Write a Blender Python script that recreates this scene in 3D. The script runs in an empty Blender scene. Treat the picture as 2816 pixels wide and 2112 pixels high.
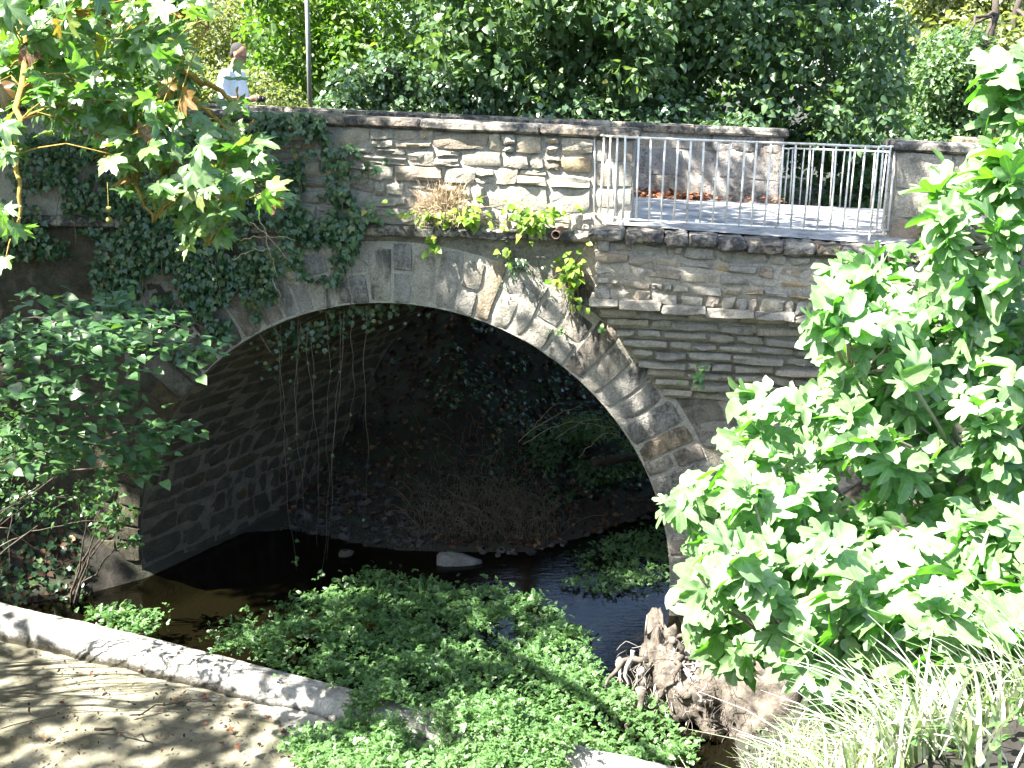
import bpy, math, random
import numpy as np
from mathutils import Matrix, Vector, Euler

# ------------------------------------------------------------------ camera, sky, sun, exposure
scene = bpy.context.scene
COL = scene.collection
EYE = np.array([0.0, 0.0, 6.2])
FOC, PW, PH = 2968.0, 2816.0, 2112.0
PITCH, ROLL = math.radians(14.6), math.radians(0.7)
cam_data = bpy.data.cameras.new('camera')
cam = bpy.data.objects.new('camera', cam_data)
COL.objects.link(cam)
cam.matrix_world = Matrix.Translation(EYE) @ Matrix.Rotation(math.pi / 2 - PITCH, 4, 'X') @ Matrix.Rotation(ROLL, 4, 'Z')
cam_data.sensor_width = 36.0
cam_data.lens = 36.0 * FOC / PW
cam_data.clip_start = 0.05
cam_data.clip_end = 900.0
scene.camera = cam

SUN = Vector((-0.55, -0.24, 0.80)).normalized()       # towards the sun
world = bpy.data.worlds.new('World')
scene.world = world
world.use_nodes = True
wn = world.node_tree.nodes
bg = wn['Background']
sky = wn.new('ShaderNodeTexSky')
sky.sky_type = 'NISHITA'
sky.sun_disc = False
sky.sun_elevation = math.asin(SUN.z)
sky.sun_rotation = math.atan2(SUN.x, SUN.y)
sky.air_density = 1.0
sky.dust_density = 2.0
world.node_tree.links.new(sky.outputs[0], bg.inputs[0])
bg.inputs[1].default_value = 0.088
sun_data = bpy.data.lights.new('sun', 'SUN')
sun_data.energy = 5.0
sun_data.angle = math.radians(0.55)
sun_data.color = (1.0, 0.96, 0.89)
sun_o = bpy.data.objects.new('sun', sun_data)
COL.objects.link(sun_o)
sun_o.rotation_euler = SUN.to_track_quat('Z', 'Y').to_euler()
sun_o.location = (-20, -5, 40)

scene.view_settings.view_transform = 'Standard'
scene.view_settings.look = 'None'
scene.view_settings.gamma = 1.0
scene.view_settings.use_curve_mapping = False
scene.view_settings.exposure = 2.88
scene.render.engine = 'CYCLES'
scene.cycles.use_denoising = True
scene.cycles.max_bounces = 7
scene.cycles.transparent_max_bounces = 8
scene.cycles.diffuse_bounces = 3
scene.cycles.glossy_bounces = 2
scene.cycles.transmission_bounces = 4
scene.cycles.caustics_reflective = False
scene.cycles.caustics_refractive = False

RNG = np.random.default_rng(7)
random.seed(7)
UP = np.array([0, 0, 1.0])

# ------------------------------------------------------------------ pixel helpers (pixels of a 2212 wide copy)
KP = 2816.0 / 2212.0
def ray(px, py):
    u = (px * KP - PW / 2) / FOC
    v = -(py * KP - PH / 2) / FOC
    c, s = math.cos(ROLL), math.sin(ROLL)
    u0, v0 = c * u - s * v, s * u + c * v
    return np.array([u0, math.cos(PITCH) + v0 * math.sin(PITCH), -math.sin(PITCH) + v0 * math.cos(PITCH)])
def at_depth(px, py, Y):
    d = ray(px, py)
    return EYE + d * (Y / d[1])
def at_height(px, py, z):
    d = ray(px, py)
    return EYE + d * ((z - EYE[2]) / d[2])

# bridge frame: u along the face, v into the bridge
AL = math.radians(8.0)
BP = np.array([-4.83, 13.34, 0.0])
BE = np.array([math.cos(AL), -math.sin(AL), 0.0])
BN = np.array([math.sin(AL), math.cos(AL), 0.0])
def L(u, v, z):
    return BP + u * BE + v * BN + np.array([0, 0, z])
def on_face(px, py, v):
    d = ray(px, py)
    t = ((BP - EYE) @ BN + v) / (d @ BN)
    q = EYE + d * t
    return (q - BP) @ BE, q[2]
def face_point(px, py, v):
    u, z = on_face(px, py, v)
    return L(u, v, z)
UC, ZC, RI, RO = 3.40, 0.35, 3.50, 4.24      # arch centre, intrados, extrados
SHEAR, BW = 0.41, 4.25                       # skew of the barrel, width of the bridge
def ztop(u):
    return 6.105 - 0.029 * (u - 0.5)
def zdeck(u):
    return ztop(u) - 1.05

# ------------------------------------------------------------------ node material helpers
def new_mat(name):
    m = bpy.data.materials.new(name)
    m.use_nodes = True
    nt = m.node_tree
    b = nt.nodes['Principled BSDF']
    return m, nt, b
def N(nt, t, **kw):
    n = nt.nodes.new(t)
    for k, v in kw.items():
        setattr(n, k, v)
    return n
def ramp(nt, fac, stops):
    r = N(nt, 'ShaderNodeValToRGB')
    el = r.color_ramp.elements
    while len(el) < len(stops):
        el.new(0.5)
    for e, (p, c) in zip(el, stops):
        e.position = p
        e.color = (c[0], c[1], c[2], 1) if hasattr(c, '__len__') else (c, c, c, 1)
    nt.links.new(fac, r.inputs[0])
    return r.outputs[0]
def noise(nt, vec, scale, detail=6, rough=0.55, dist=0.0):
    n = N(nt, 'ShaderNodeTexNoise')
    n.inputs['Scale'].default_value = scale
    n.inputs['Detail'].default_value = detail
    n.inputs['Roughness'].default_value = rough
    n.inputs['Distortion'].default_value = dist
    if vec is not None:
        nt.links.new(vec, n.inputs['Vector'])
    return n.outputs['Fac']
def mixc(nt, fac, a, b, mode='MIX'):
    m = N(nt, 'ShaderNodeMix', data_type='RGBA', blend_type=mode)
    for s, v in ((m.inputs[0], fac), (m.inputs[6], a), (m.inputs[7], b)):
        if isinstance(v, (int, float)):
            s.default_value = v
        elif isinstance(v, tuple):
            s.default_value = (v[0], v[1], v[2], 1)
        else:
            nt.links.new(v, s)
    return m.outputs[2]
def math_n(nt, op, a, b=None, clamp=False):
    m = N(nt, 'ShaderNodeMath', operation=op, use_clamp=clamp)
    for i, v in enumerate((a, b)):
        if v is None:
            continue
        if isinstance(v, (int, float)):
            m.inputs[i].default_value = v
        else:
            nt.links.new(v, m.inputs[i])
    return m.outputs[0]
def bump(nt, h, strength, dist, bsdf, prev=None):
    b = N(nt, 'ShaderNodeBump')
    b.inputs['Strength'].default_value = strength
    b.inputs['Distance'].default_value = dist
    nt.links.new(h, b.inputs['Height'])
    if prev is not None:
        nt.links.new(prev, b.inputs['Normal'])
    nt.links.new(b.outputs[0], bsdf.inputs['Normal'])
    return b.outputs[0]
def pos(nt, scale=None):
    g = N(nt, 'ShaderNodeNewGeometry').outputs['Position']
    if scale:
        mp = N(nt, 'ShaderNodeMapping')
        mp.inputs['Scale'].default_value = scale
        nt.links.new(g, mp.inputs[0])
        return mp.outputs[0]
    return g

def stone_mat(name, c1, c2, c3, dark=0.5, lichen=(0.045, 0.043, 0.04), bmp=0.5, rnd=True, pale=0.35, dscale=2.4, streak=False, wet=False):
    m, nt, b = new_mat(name)
    p = pos(nt)
    n1 = noise(nt, p, 5.0, 8, 0.6)
    col = ramp(nt, n1, [(0.3, c1), (0.5, c2), (0.72, c3)])
    if rnd:
        oi = N(nt, 'ShaderNodeObjectInfo').outputs['Random']
        tint = ramp(nt, oi, [(0.0, (0.80, 0.78, 0.76)), (0.25, (1.0, 0.98, 0.94)), (0.5, (0.72, 0.72, 0.74)), (0.68, (1.12, 1.08, 1.0)), (0.86, (0.92, 0.85, 0.76)), (0.94, (0.74, 0.66, 0.62)), (1.0, (1.1, 0.9, 0.62))])
        col = mixc(nt, 1.0, col, tint, 'MULTIPLY')
    # fine speckle
    n3 = noise(nt, p, 45.0, 6, 0.7)
    col = mixc(nt, 1.0, col, ramp(nt, n3, [(0.3, 0.58), (0.7, 1.24)]), 'MULTIPLY')
    # dark lichen and soot stains
    pv = pos(nt, (1.0, 1.0, 0.45)) if streak else p
    n2 = noise(nt, pv, dscale, 10, 0.72, 0.4)
    n2b = noise(nt, p, 17.0, 8, 0.7)
    comb = math_n(nt, 'ADD', math_n(nt, 'MULTIPLY', n2, 0.7), math_n(nt, 'MULTIPLY', n2b, 0.3))
    c0 = 0.60 - 0.10 * dark
    msk = ramp(nt, comb, [(c0 - 0.035, 0.0), (c0 + 0.045, min(0.97, 0.45 + 0.5 * dark))])
    col = mixc(nt, msk, col, lichen)
    if streak:
        ns = noise(nt, pos(nt, (5.0, 5.0, 0.7)), 1.0, 8, 0.6, 0.3)
        nb = noise(nt, p, 1.1, 3, 0.5)
        sm = math_n(nt, 'MULTIPLY', ramp(nt, ns, [(0.50, 0.0), (0.60, 0.9)]), ramp(nt, nb, [(0.42, 0.0), (0.56, 1.0)]))
        col = mixc(nt, sm, col, (0.04, 0.039, 0.038))
    # pale crust
    n4 = noise(nt, p, 3.3, 9, 0.7, 0.6)
    col = mixc(nt, ramp(nt, n4, [(0.58, 0.0), (0.7, pale)]), col, (0.50, 0.47, 0.41))
    nt.links.new(col, b.inputs['Base Color'])
    b.inputs['Roughness'].default_value = 0.92
    b.inputs['Specular IOR Level'].default_value = 0.2
    if wet:
        gn = N(nt, 'ShaderNodeSeparateXYZ')
        nt.links.new(N(nt, 'ShaderNodeNewGeometry').outputs['Normal'], gn.inputs[0])
        dm = math_n(nt, 'MULTIPLY', ramp(nt, gn.outputs[2], [(0.62, 0.0), (0.9, 1.0)]), ramp(nt, noise(nt, p, 4.0, 10, 0.75), [(0.36, 0.0), (0.6, 0.8)]))
        col = mixc(nt, dm, col, (0.20, 0.18, 0.145))
        sz = N(nt, 'ShaderNodeSeparateXYZ')
        nt.links.new(p, sz.inputs[0])
        hz = math_n(nt, 'ADD', sz.outputs[2], math_n(nt, 'MULTIPLY', math_n(nt, 'SUBTRACT', noise(nt, p, 6.0, 8, 0.7), 0.5), 0.22))
        col = mixc(nt, ramp(nt, math_n(nt, 'ADD', hz, 0.5), [(0.52, 0.92), (0.60, 0.0)]), col, (0.045, 0.04, 0.028))
        nt.links.new(col, b.inputs['Base Color'])
    h = math_n(nt, 'ADD', noise(nt, p, 11.0, 10, 0.7, 0.8), math_n(nt, 'MULTIPLY', noise(nt, p, 60.0, 6, 0.7), 0.35))
    bump(nt, h, min(1.0, bmp * 1.5), 0.05, b)
    return m

M = {}
M['stone'] = stone_mat('limestone', (0.31, 0.287, 0.238), (0.39, 0.365, 0.31), (0.46, 0.435, 0.375), 0.22)
M['stone_grey'] = stone_mat('grey_limestone', (0.285, 0.268, 0.235), (0.36, 0.342, 0.302), (0.435, 0.415, 0.37), 0.22)
M['voussoir'] = stone_mat('ring_stone', (0.28, 0.27, 0.243), (0.35, 0.338, 0.306), (0.42, 0.408, 0.37), 0.62, dscale=1.5, streak=True, bmp=0.8)
M['coping'] = stone_mat('coping_stone', (0.24, 0.22, 0.19), (0.31, 0.29, 0.25), (0.40, 0.37, 0.32), 1.15, lichen=(0.05, 0.048, 0.047), dscale=3.6)
M['far_stone'] = stone_mat('lichened_wall_stone', (0.22, 0.20, 0.19), (0.30, 0.28, 0.26), (0.38, 0.35, 0.32), 0.75, dscale=3.0)  # darker stone with heavy dark lichen
M['mortar'] = stone_mat('lime_mortar', (0.32, 0.30, 0.25), (0.40, 0.375, 0.315), (0.46, 0.435, 0.37), 0.15, rnd=False, bmp=0.9)
M['plaster'] = stone_mat('worn_render', (0.15, 0.137, 0.108), (0.22, 0.205, 0.165), (0.30, 0.275, 0.225), 0.5, rnd=False, bmp=0.9, dscale=1.1)
M['vault'] = stone_mat('shade_dark_vault_stone', (0.065, 0.056, 0.043), (0.095, 0.081, 0.062), (0.13, 0.112, 0.087), 0.36, rnd=True, bmp=0.8, pale=0.05)  # vault stone and mortar: colour lowered to stand in for interior shade
M['vault_mortar'] = stone_mat('shade_dark_mortar', (0.13, 0.11, 0.082), (0.175, 0.149, 0.112), (0.22, 0.188, 0.143), 0.25, rnd=False, bmp=0.9, pale=0.05)
M['left_shade'] = stone_mat('left_shade_stone', (0.05, 0.046, 0.033), (0.075, 0.069, 0.05), (0.11, 0.10, 0.075), 0.5, rnd=True, bmp=0.8, pale=0.12, lichen=(0.03, 0.035, 0.018))  # stained left masonry, colour lowered further to stand in for tree shade
M['rock'] = stone_mat('river_rock', (0.16, 0.155, 0.15), (0.23, 0.225, 0.215), (0.32, 0.31, 0.30), 0.1, rnd=True)
M['dim_rock'] = stone_mat('shade_dark_rock', (0.05, 0.048, 0.045), (0.08, 0.078, 0.073), (0.12, 0.117, 0.11), 0.1, rnd=True, pale=0.05)  # darker copy of the river rock, shade inside the arch painted in
M['weir'] = stone_mat('lime_crusted_concrete', (0.44, 0.425, 0.39), (0.55, 0.54, 0.50), (0.66, 0.65, 0.61), 0.22, rnd=False, bmp=0.9, lichen=(0.12, 0.115, 0.10), dscale=3.0, wet=True)

def simple_mat(name, c, rough=0.6, metal=0.0, var=0.25, scale=12.0, bmp=0.0, spec=0.4):
    m, nt, b = new_mat(name)
    p = pos(nt)
    n1 = noise(nt, p, scale, 7, 0.65)
    lo = tuple(x * (1 - var) for x in c)
    hi = tuple(min(1, x * (1 + var)) for x in c)
    nt.links.new(ramp(nt, n1, [(0.3, lo), (0.7, hi)]), b.inputs['Base Color'])
    b.inputs['Roughness'].default_value = rough
    b.inputs['Metallic'].default_value = metal
    b.inputs['Specular IOR Level'].default_value = spec
    if bmp:
        bump(nt, noise(nt, p, scale * 2.5, 8, 0.65), bmp, 0.02, b)
    return m
M['bark'] = simple_mat('bark', (0.06, 0.048, 0.036), 0.9, var=0.45, scale=14, bmp=0.8)
M['bark_plane'] = simple_mat('mottled_plane_bark', (0.26, 0.23, 0.17), 0.85, var=0.5, scale=9, bmp=0.5)
M['bark_fig'] = simple_mat('smooth_fig_bark', (0.24, 0.215, 0.175), 0.8, var=0.3, scale=20, bmp=0.3)
M['twig_lichen'] = simple_mat('yellow_lichen_twig', (0.30, 0.19, 0.04), 0.9, var=0.6, scale=40, bmp=0.6)
M['root'] = simple_mat('dry_root_wood', (0.095, 0.08, 0.064), 0.95, var=0.8, scale=9, bmp=1.0)
M['driftwood'] = simple_mat('bleached_stick', (0.27, 0.245, 0.21), 0.9, var=0.25, scale=30, bmp=0.4)
M['dry'] = simple_mat('dry_straw', (0.42, 0.32, 0.20), 0.9, var=0.4, scale=30)
M['vine'] = simple_mat('dry_vine', (0.13, 0.105, 0.075), 0.9, var=0.4, scale=30)
M['pipe'] = simple_mat('rusty_pipe_metal', (0.13, 0.085, 0.06), 0.75, 0.3, var=0.6, scale=25, bmp=0.3)
M['lamp'] = simple_mat('galvanised_steel', (0.33, 0.345, 0.35), 0.5, 0.4, var=0.15, scale=8)
M['lampglass'] = simple_mat('lamp_glass', (0.6, 0.6, 0.58), 0.2, 0.0, var=0.05)

def paint_mat():
    m, nt, b = new_mat('flaking_white_paint')
    p = pos(nt)
    n1 = noise(nt, p, 20.0, 9, 0.75)
    n2 = noise(nt, p, 3.0, 5, 0.6)
    c = math_n(nt, 'ADD', math_n(nt, 'MULTIPLY', n1, 0.6), math_n(nt, 'MULTIPLY', n2, 0.4))
    col = ramp(nt, c, [(0.48, (0.70, 0.68, 0.64)), (0.57, (0.52, 0.48, 0.42)), (0.63, (0.22, 0.14, 0.09))])
    nt.links.new(col, b.inputs['Base Color'])
    b.inputs['Roughness'].default_value = 0.6
    return m
M['paint'] = paint_mat()

def leaf_mat(name, greens, trans=0.35, tcol=None, rough=0.42, spec=0.5, obj=False, veins=0.0, var=0.25):
    """greens: ramp stops over a per leaf random value."""
    m, nt, b = new_mat(name)
    if obj:
        f = N(nt, 'ShaderNodeObjectInfo').outputs['Random']
    else:
        a = N(nt, 'ShaderNodeAttribute', attribute_name='tint')
        f = a.outputs['Fac']
    col = ramp(nt, f, greens)
    col = mixc(nt, 1.0, col, ramp(nt, noise(nt, pos(nt), 30.0, 4, 0.6), [(0.3, 1 - var), (0.7, 1 + var)]), 'MULTIPLY')
    if veins > 0:
        uv = N(nt, 'ShaderNodeUVMap', uv_map='leaf').outputs[0]
        sx = N(nt, 'ShaderNodeSeparateXYZ')
        nt.links.new(uv, sx.inputs[0])
        ax = math_n(nt, 'ABSOLUTE', sx.outputs[0])
        mid = math_n(nt, 'LESS_THAN', ax, 0.016)
        r45 = math_n(nt, 'ABSOLUTE', math_n(nt, 'SUBTRACT', ax, math_n(nt, 'MULTIPLY', sx.outputs[1], 0.95)))
        lat = math_n(nt, 'LESS_THAN', r45, 0.016)
        saw = math_n(nt, 'FRACT', math_n(nt, 'MULTIPLY', math_n(nt, 'SUBTRACT', sx.outputs[1], math_n(nt, 'MULTIPLY', ax, 0.7)), 6.5))
        sec = math_n(nt, 'MULTIPLY', math_n(nt, 'LESS_THAN', saw, 0.10), 0.45)
        v = math_n(nt, 'MAXIMUM', math_n(nt, 'MAXIMUM', mid, lat), sec)
        col = mixc(nt, math_n(nt, 'MULTIPLY', v, veins), col, (0.30, 0.38, 0.16))
    nt.links.new(col, b.inputs['Base Color'])
    b.inputs['Roughness'].default_value = rough
    b.inputs['Specular IOR Level'].default_value = spec
    tr = N(nt, 'ShaderNodeBsdfTranslucent')
    tc = mixc(nt, 1.0, col, tcol or (1.7, 1.75, 0.6), 'MULTIPLY')
    nt.links.new(tc, tr.inputs[0])
    mx = N(nt, 'ShaderNodeMixShader')
    mx.inputs[0].default_value = trans
    nt.links.new(b.outputs[0], mx.inputs[1])
    nt.links.new(tr.outputs[0], mx.inputs[2])
    nt.links.new(mx.outputs[0], nt.nodes['Material Output'].inputs[0])
    return m
G_FIG = [(0.0, (0.115, 0.20, 0.085)), (0.5, (0.155, 0.245, 0.12)), (1.0, (0.195, 0.285, 0.155))]
G_PLANE = [(0.0, (0.065, 0.13, 0.045)), (0.4, (0.095, 0.17, 0.06)), (0.8, (0.13, 0.205, 0.07)), (0.94, (0.17, 0.21, 0.05)), (0.965, (0.25, 0.14, 0.04)), (0.98, (0.20, 0.08, 0.04)), (1.0, (0.16, 0.06, 0.04))]
G_IVY = [(0.0, (0.022, 0.06, 0.024)), (0.5, (0.035, 0.085, 0.034)), (0.9, (0.06, 0.115, 0.04)), (0.97, (0.10, 0.13, 0.04)), (1.0, (0.20, 0.14, 0.05))]
G_LIME = [(0.0, (0.05, 0.105, 0.045)), (0.5, (0.085, 0.15, 0.065)), (0.9, (0.12, 0.19, 0.08)), (0.955, (0.18, 0.22, 0.07)), (0.98, (0.34, 0.30, 0.08)), (1.0, (0.30, 0.19, 0.08))]
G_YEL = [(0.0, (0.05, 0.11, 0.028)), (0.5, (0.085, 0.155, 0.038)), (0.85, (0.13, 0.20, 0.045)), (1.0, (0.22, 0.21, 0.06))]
G_PALE = [(0.0, (0.10, 0.13, 0.05)), (0.5, (0.16, 0.19, 0.08)), (1.0, (0.22, 0.24, 0.12))]
G_CRESS = [(0.0, (0.065, 0.145, 0.045)), (0.5, (0.095, 0.19, 0.06)), (0.93, (0.13, 0.235, 0.085)), (1.0, (0.22, 0.24, 0.07))]
G_LEDGE = [(0.0, (0.10, 0.20, 0.02)), (0.5, (0.15, 0.27, 0.025)), (0.9, (0.21, 0.32, 0.04)), (1.0, (0.34, 0.30, 0.08))]
G_DEAD = [(0.0, (0.028, 0.017, 0.011)), (0.5, (0.055, 0.032, 0.019)), (0.85, (0.10, 0.058, 0.032)), (1.0, (0.17, 0.108, 0.06))]
G_RED = [(0.0, (0.12, 0.045, 0.025)), (0.5, (0.21, 0.085, 0.045)), (1.0, (0.30, 0.17, 0.09))]
G_GRASS = [(0.0, (0.12, 0.21, 0.06)), (0.30, (0.20, 0.28, 0.12)), (0.48, (0.38, 0.40, 0.30)), (1.0, (0.58, 0.56, 0.49))]
M['fig'] = leaf_mat('fig_leaf', G_FIG, 0.36, (0.9, 1.9, 0.10), rough=0.40, spec=0.6, veins=0.55)
M['fig_obj'] = leaf_mat('fig_leaf_single', G_FIG, 0.36, (0.9, 1.9, 0.10), rough=0.40, spec=0.6, obj=True, veins=0.55)
M['plane'] = leaf_mat('plane_leaf', G_PLANE, 0.40, (1.25, 1.9, 0.4), rough=0.36, spec=0.9, veins=0.4)
M['plane_obj'] = leaf_mat('plane_leaf_single', G_PLANE, 0.40, (1.25, 1.9, 0.4), rough=0.36, spec=0.9, obj=True, veins=0.4)
M['ivy'] = leaf_mat('ivy_leaf', G_IVY, 0.18, rough=0.33, spec=0.6)
M['hedge'] = leaf_mat('hedge_ivy_leaf', [(0.0, (0.04, 0.085, 0.04)), (0.5, (0.065, 0.12, 0.055)), (0.9, (0.10, 0.16, 0.075)), (1.0, (0.18, 0.19, 0.08))], 0.2, rough=0.3, spec=0.9)
M['lime'] = leaf_mat('lime_leaf', G_LIME, 0.35, rough=0.42)
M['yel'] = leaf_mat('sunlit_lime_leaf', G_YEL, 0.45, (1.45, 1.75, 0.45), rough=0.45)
M['pale'] = leaf_mat('pale_small_leaf', G_PALE, 0.4, rough=0.5)
M['cress'] = leaf_mat('cress_leaf', G_CRESS, 0.28, rough=0.38)
M['ledge'] = leaf_mat('ledge_plant_leaf', G_LEDGE, 0.4, rough=0.45)
M['dead'] = leaf_mat('dead_leaf', G_DEAD, 0.1, (1.2, 0.9, 0.6), rough=0.8, spec=0.2)
M['red'] = leaf_mat('red_dead_leaf', G_RED, 0.1, (1.2, 0.9, 0.6), rough=0.8, spec=0.2)
M['red_obj'] = leaf_mat('red_fallen_leaf', G_RED, 0.1, (1.2, 0.9, 0.6), rough=0.8, spec=0.2, obj=True)
M['grass'] = leaf_mat('dry_grass_blade', G_GRASS, 0.25, (1.3, 1.35, 0.8), rough=0.5)

# ------------------------------------------------------------------ mesh / object helpers
def obj(name, me, mat=None, parent=None, **props):
    o = bpy.data.objects.new(name, me)
    COL.objects.link(o)
    if mat is not None and me is not None and not me.materials:
        me.materials.append(mat)
    if parent is not None:
        o.parent = parent
    for k, v in props.items():
        o[k] = v
    return o
def thing(name, label, cat, loc=(0, 0, 0), group=None):
    o = bpy.data.objects.new(name, None)
    COL.objects.link(o)
    o.empty_display_size = 0.2
    o.location = loc
    o['label'] = label
    o['category'] = cat
    if group:
        o['group'] = group
    bpy.context.view_layer.update()
    return o
def kid(name, me, mat, parent, **props):
    """child whose mesh is in world coordinates"""
    o = obj(name, me, mat, parent, **props)
    o.matrix_parent_inverse = Matrix.Translation(-Vector(root_loc(parent)))
    return o
def root_loc(p):
    v = Vector((0, 0, 0))
    while p is not None:
        if p.type == 'EMPTY':
            v = Vector(p.location)
            return v
        if p.parent is None:
            return Vector(p.location)
        p = p.parent
    return v
def sub(name, me, mat, part, **props):
    """grandchild with a world coordinate mesh under a world coordinate part"""
    o = obj(name, me, mat, part, **props)
    return o
def mesh(name, V, F, smooth=False):
    me = bpy.data.meshes.new(name)
    me.from_pydata([tuple(map(float, v)) for v in V], [], [tuple(int(i) for i in f) for f in F])
    if smooth:
        me.polygons.foreach_set('use_smooth', [True] * len(me.polygons))
    me.update()
    return me
def tri_mesh(name, V, T, uv=None, tint=None, smooth=True):
    me = bpy.data.meshes.new(name)
    nv, nt_ = len(V), len(T)
    me.vertices.add(nv)
    me.vertices.foreach_set('co', np.ascontiguousarray(V, dtype=np.float32).ravel())
    me.loops.add(nt_ * 3)
    me.loops.foreach_set('vertex_index', np.ascontiguousarray(T, dtype=np.int32).ravel())
    me.polygons.add(nt_)
    me.polygons.foreach_set('loop_start', np.arange(0, nt_ * 3, 3, dtype=np.int32))
    me.polygons.foreach_set('loop_total', np.full(nt_, 3, dtype=np.int32))
    if smooth:
        me.polygons.foreach_set('use_smooth', np.ones(nt_, dtype=bool))
    if uv is not None:
        l = me.uv_layers.new(name='leaf')
        l.data.foreach_set('uv', np.ascontiguousarray(uv[np.asarray(T).ravel()], dtype=np.float32).ravel())
    if tint is not None:
        a = me.attributes.new('tint', 'FLOAT', 'POINT')
        a.data.foreach_set('value', np.ascontiguousarray(tint, dtype=np.float32))
    me.update(calc_edges=True)
    return me

class Bag:
    """collects triangles"""
    def __init__(self):
        self.V, self.T, self.n = [], [], 0
    def add(self, V, T):
        V = np.asarray(V, float).reshape(-1, 3)
        self.V.append(V)
        self.T.append(np.asarray(T, int).reshape(-1, 3) + self.n)
        self.n += len(V)
    def tube(self, pts, rad, seg=6, cap=True):
        V, T = tube(pts, rad, seg, cap)
        self.add(V, T)
    def box(self, a, b, f=None):
        V = np.array([[x, y, z] for x in (a[0], b[0]) for y in (a[1], b[1]) for z in (a[2], b[2])], float)
        if f:
            V = np.array([f(*p) for p in V])
        Q = [(0, 1, 3, 2), (4, 6, 7, 5), (0, 4, 5, 1), (2, 3, 7, 6), (0, 2, 6, 4), (1, 5, 7, 3)]
        T = [t for q in Q for t in ((q[0], q[1], q[2]), (q[0], q[2], q[3]))]
        self.add(V, T)
    def mesh(self, name, smooth=True):
        return tri_mesh(name, np.concatenate(self.V), np.concatenate(self.T), smooth=smooth)

def tube(pts, rad, seg=6, cap=True):
    pts = np.asarray(pts, float)
    n = len(pts)
    rad = np.broadcast_to(np.asarray(rad, float), (n,))
    tan = np.gradient(pts, axis=0)
    tan /= np.linalg.norm(tan, axis=1)[:, None] + 1e-9
    ref = np.array([0.31, 0.22, 0.93])
    V = []
    for i in range(n):
        a = np.cross(tan[i], ref)
        if np.linalg.norm(a) < 0.1:
            a = np.cross(tan[i], [1, 0, 0])
        a /= np.linalg.norm(a)
        b = np.cross(tan[i], a)
        for k in range(seg):
            th = 2 * math.pi * k / seg
            V.append(pts[i] + rad[i] * (math.cos(th) * a + math.sin(th) * b))
    T = []
    for i in range(n - 1):
        for k in range(seg):
            k2 = (k + 1) % seg
            p, q, r, s = i * seg + k, i * seg + k2, (i + 1) * seg + k2, (i + 1) * seg + k
            T += [(p, q, r), (p, r, s)]
    if cap:
        V += [pts[0], pts[-1]]
        c0, c1 = n * seg, n * seg + 1
        for k in range(seg):
            k2 = (k + 1) % seg
            T += [(c0, k2, k), (c1, (n - 1) * seg + k, (n - 1) * seg + k2)]
    return np.array(V), np.array(T)

def bez(a, b, bow, n=8, rng=RNG, wob=0.0):
    a, b, bow = (np.asarray(x, float) for x in (a, b, bow))
    t = np.linspace(0, 1, n)[:, None]
    p = a * (1 - t) + b * t + bow * (4 * t * (1 - t))
    if wob:
        w = rng.normal(0, wob, (n, 3))
        w[0] = w[-1] = 0
        p = p + w
    return p

# smooth value noise for shaping
_perm = np.random.default_rng(3).random((64, 64, 64))
def vnoise(p):
    p = np.asarray(p, float)
    i = np.floor(p).astype(int)
    f = p - i
    f = f * f * (3 - 2 * f)
    r = 0
    for dx in (0, 1):
        for dy in (0, 1):
            for dz in (0, 1):
                w = (f[..., 0] if dx else 1 - f[..., 0]) * (f[..., 1] if dy else 1 - f[..., 1]) * (f[..., 2] if dz else 1 - f[..., 2])
                r = r + w * _perm[(i[..., 0] + dx) % 64, (i[..., 1] + dy) % 64, (i[..., 2] + dz) % 64]
    return r
def fbm(p, o=4):
    p = np.asarray(p, float)
    s, a, t = 0, 0.5, 0
    for k in range(o):
        s = s + a * vnoise(p * 2 ** k + 7.3 * k)
        t += a
        a *= 0.5
    return s / t

# ------------------------------------------------------------------ leaf templates (tip along +Y, face +Z)
def mirror(half):
    """half: (angle from the tip in degrees, radius) from 0 to 180"""
    out = list(half)
    out += [(360 - a, r) for a, r in reversed(half) if 0 < a < 180]
    return out
def polar_leaf(half, stalk=0.45, cup=0.12, droop=0.18, wave=0.05, seed=0, skew=0.06):
    rng = np.random.default_rng(seed)
    o = mirror(half)
    n = len(o)
    th = np.radians([a for a, r in o])
    r = np.array([r for a, r in o]) * (1 + rng.normal(0, skew, n))
    X, Y = np.sin(th) * r, np.cos(th) * r
    V = [(0, 0, 0)]
    for s in (0.5, 1.0):
        for i in range(n):
            x, y = X[i] * s, Y[i] * s
            V.append((x, y, 0))
    V = np.array(V)
    rr = np.hypot(V[:, 0], V[:, 1])
    ang = np.arctan2(V[:, 0], V[:, 1])
    V[:, 2] = cup * np.abs(V[:, 0]) - droop * np.maximum(V[:, 1], 0) ** 2 - 0.08 * rr ** 2 + wave * np.sin(ang * 5 + seed) * rr
    T = []
    for i in range(n):
        j = (i + 1) % n
        T.append((0, 1 + j, 1 + i))
        a, b, c, d = 1 + i, 1 + j, 1 + n + j, 1 + n + i
        T += [(a, b, c), (a, c, d)]
    uv = V[:, :2].copy()
    if stalk:
        b0 = len(V)
        S = np.array([(-0.012, 0, 0), (0.012, 0, 0), (0.010, -stalk * 0.55, -0.03), (-0.010, -stalk * 0.55, -0.03), (0, -stalk, -0.12)])
        V = np.vstack([V, S])
        uv = np.vstack([uv, np.zeros((5, 2))])
        T += [(b0, b0 + 1, b0 + 2), (b0, b0 + 2, b0 + 3), (b0 + 3, b0 + 2, b0 + 4)]
    return V, np.array(T), uv
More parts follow.
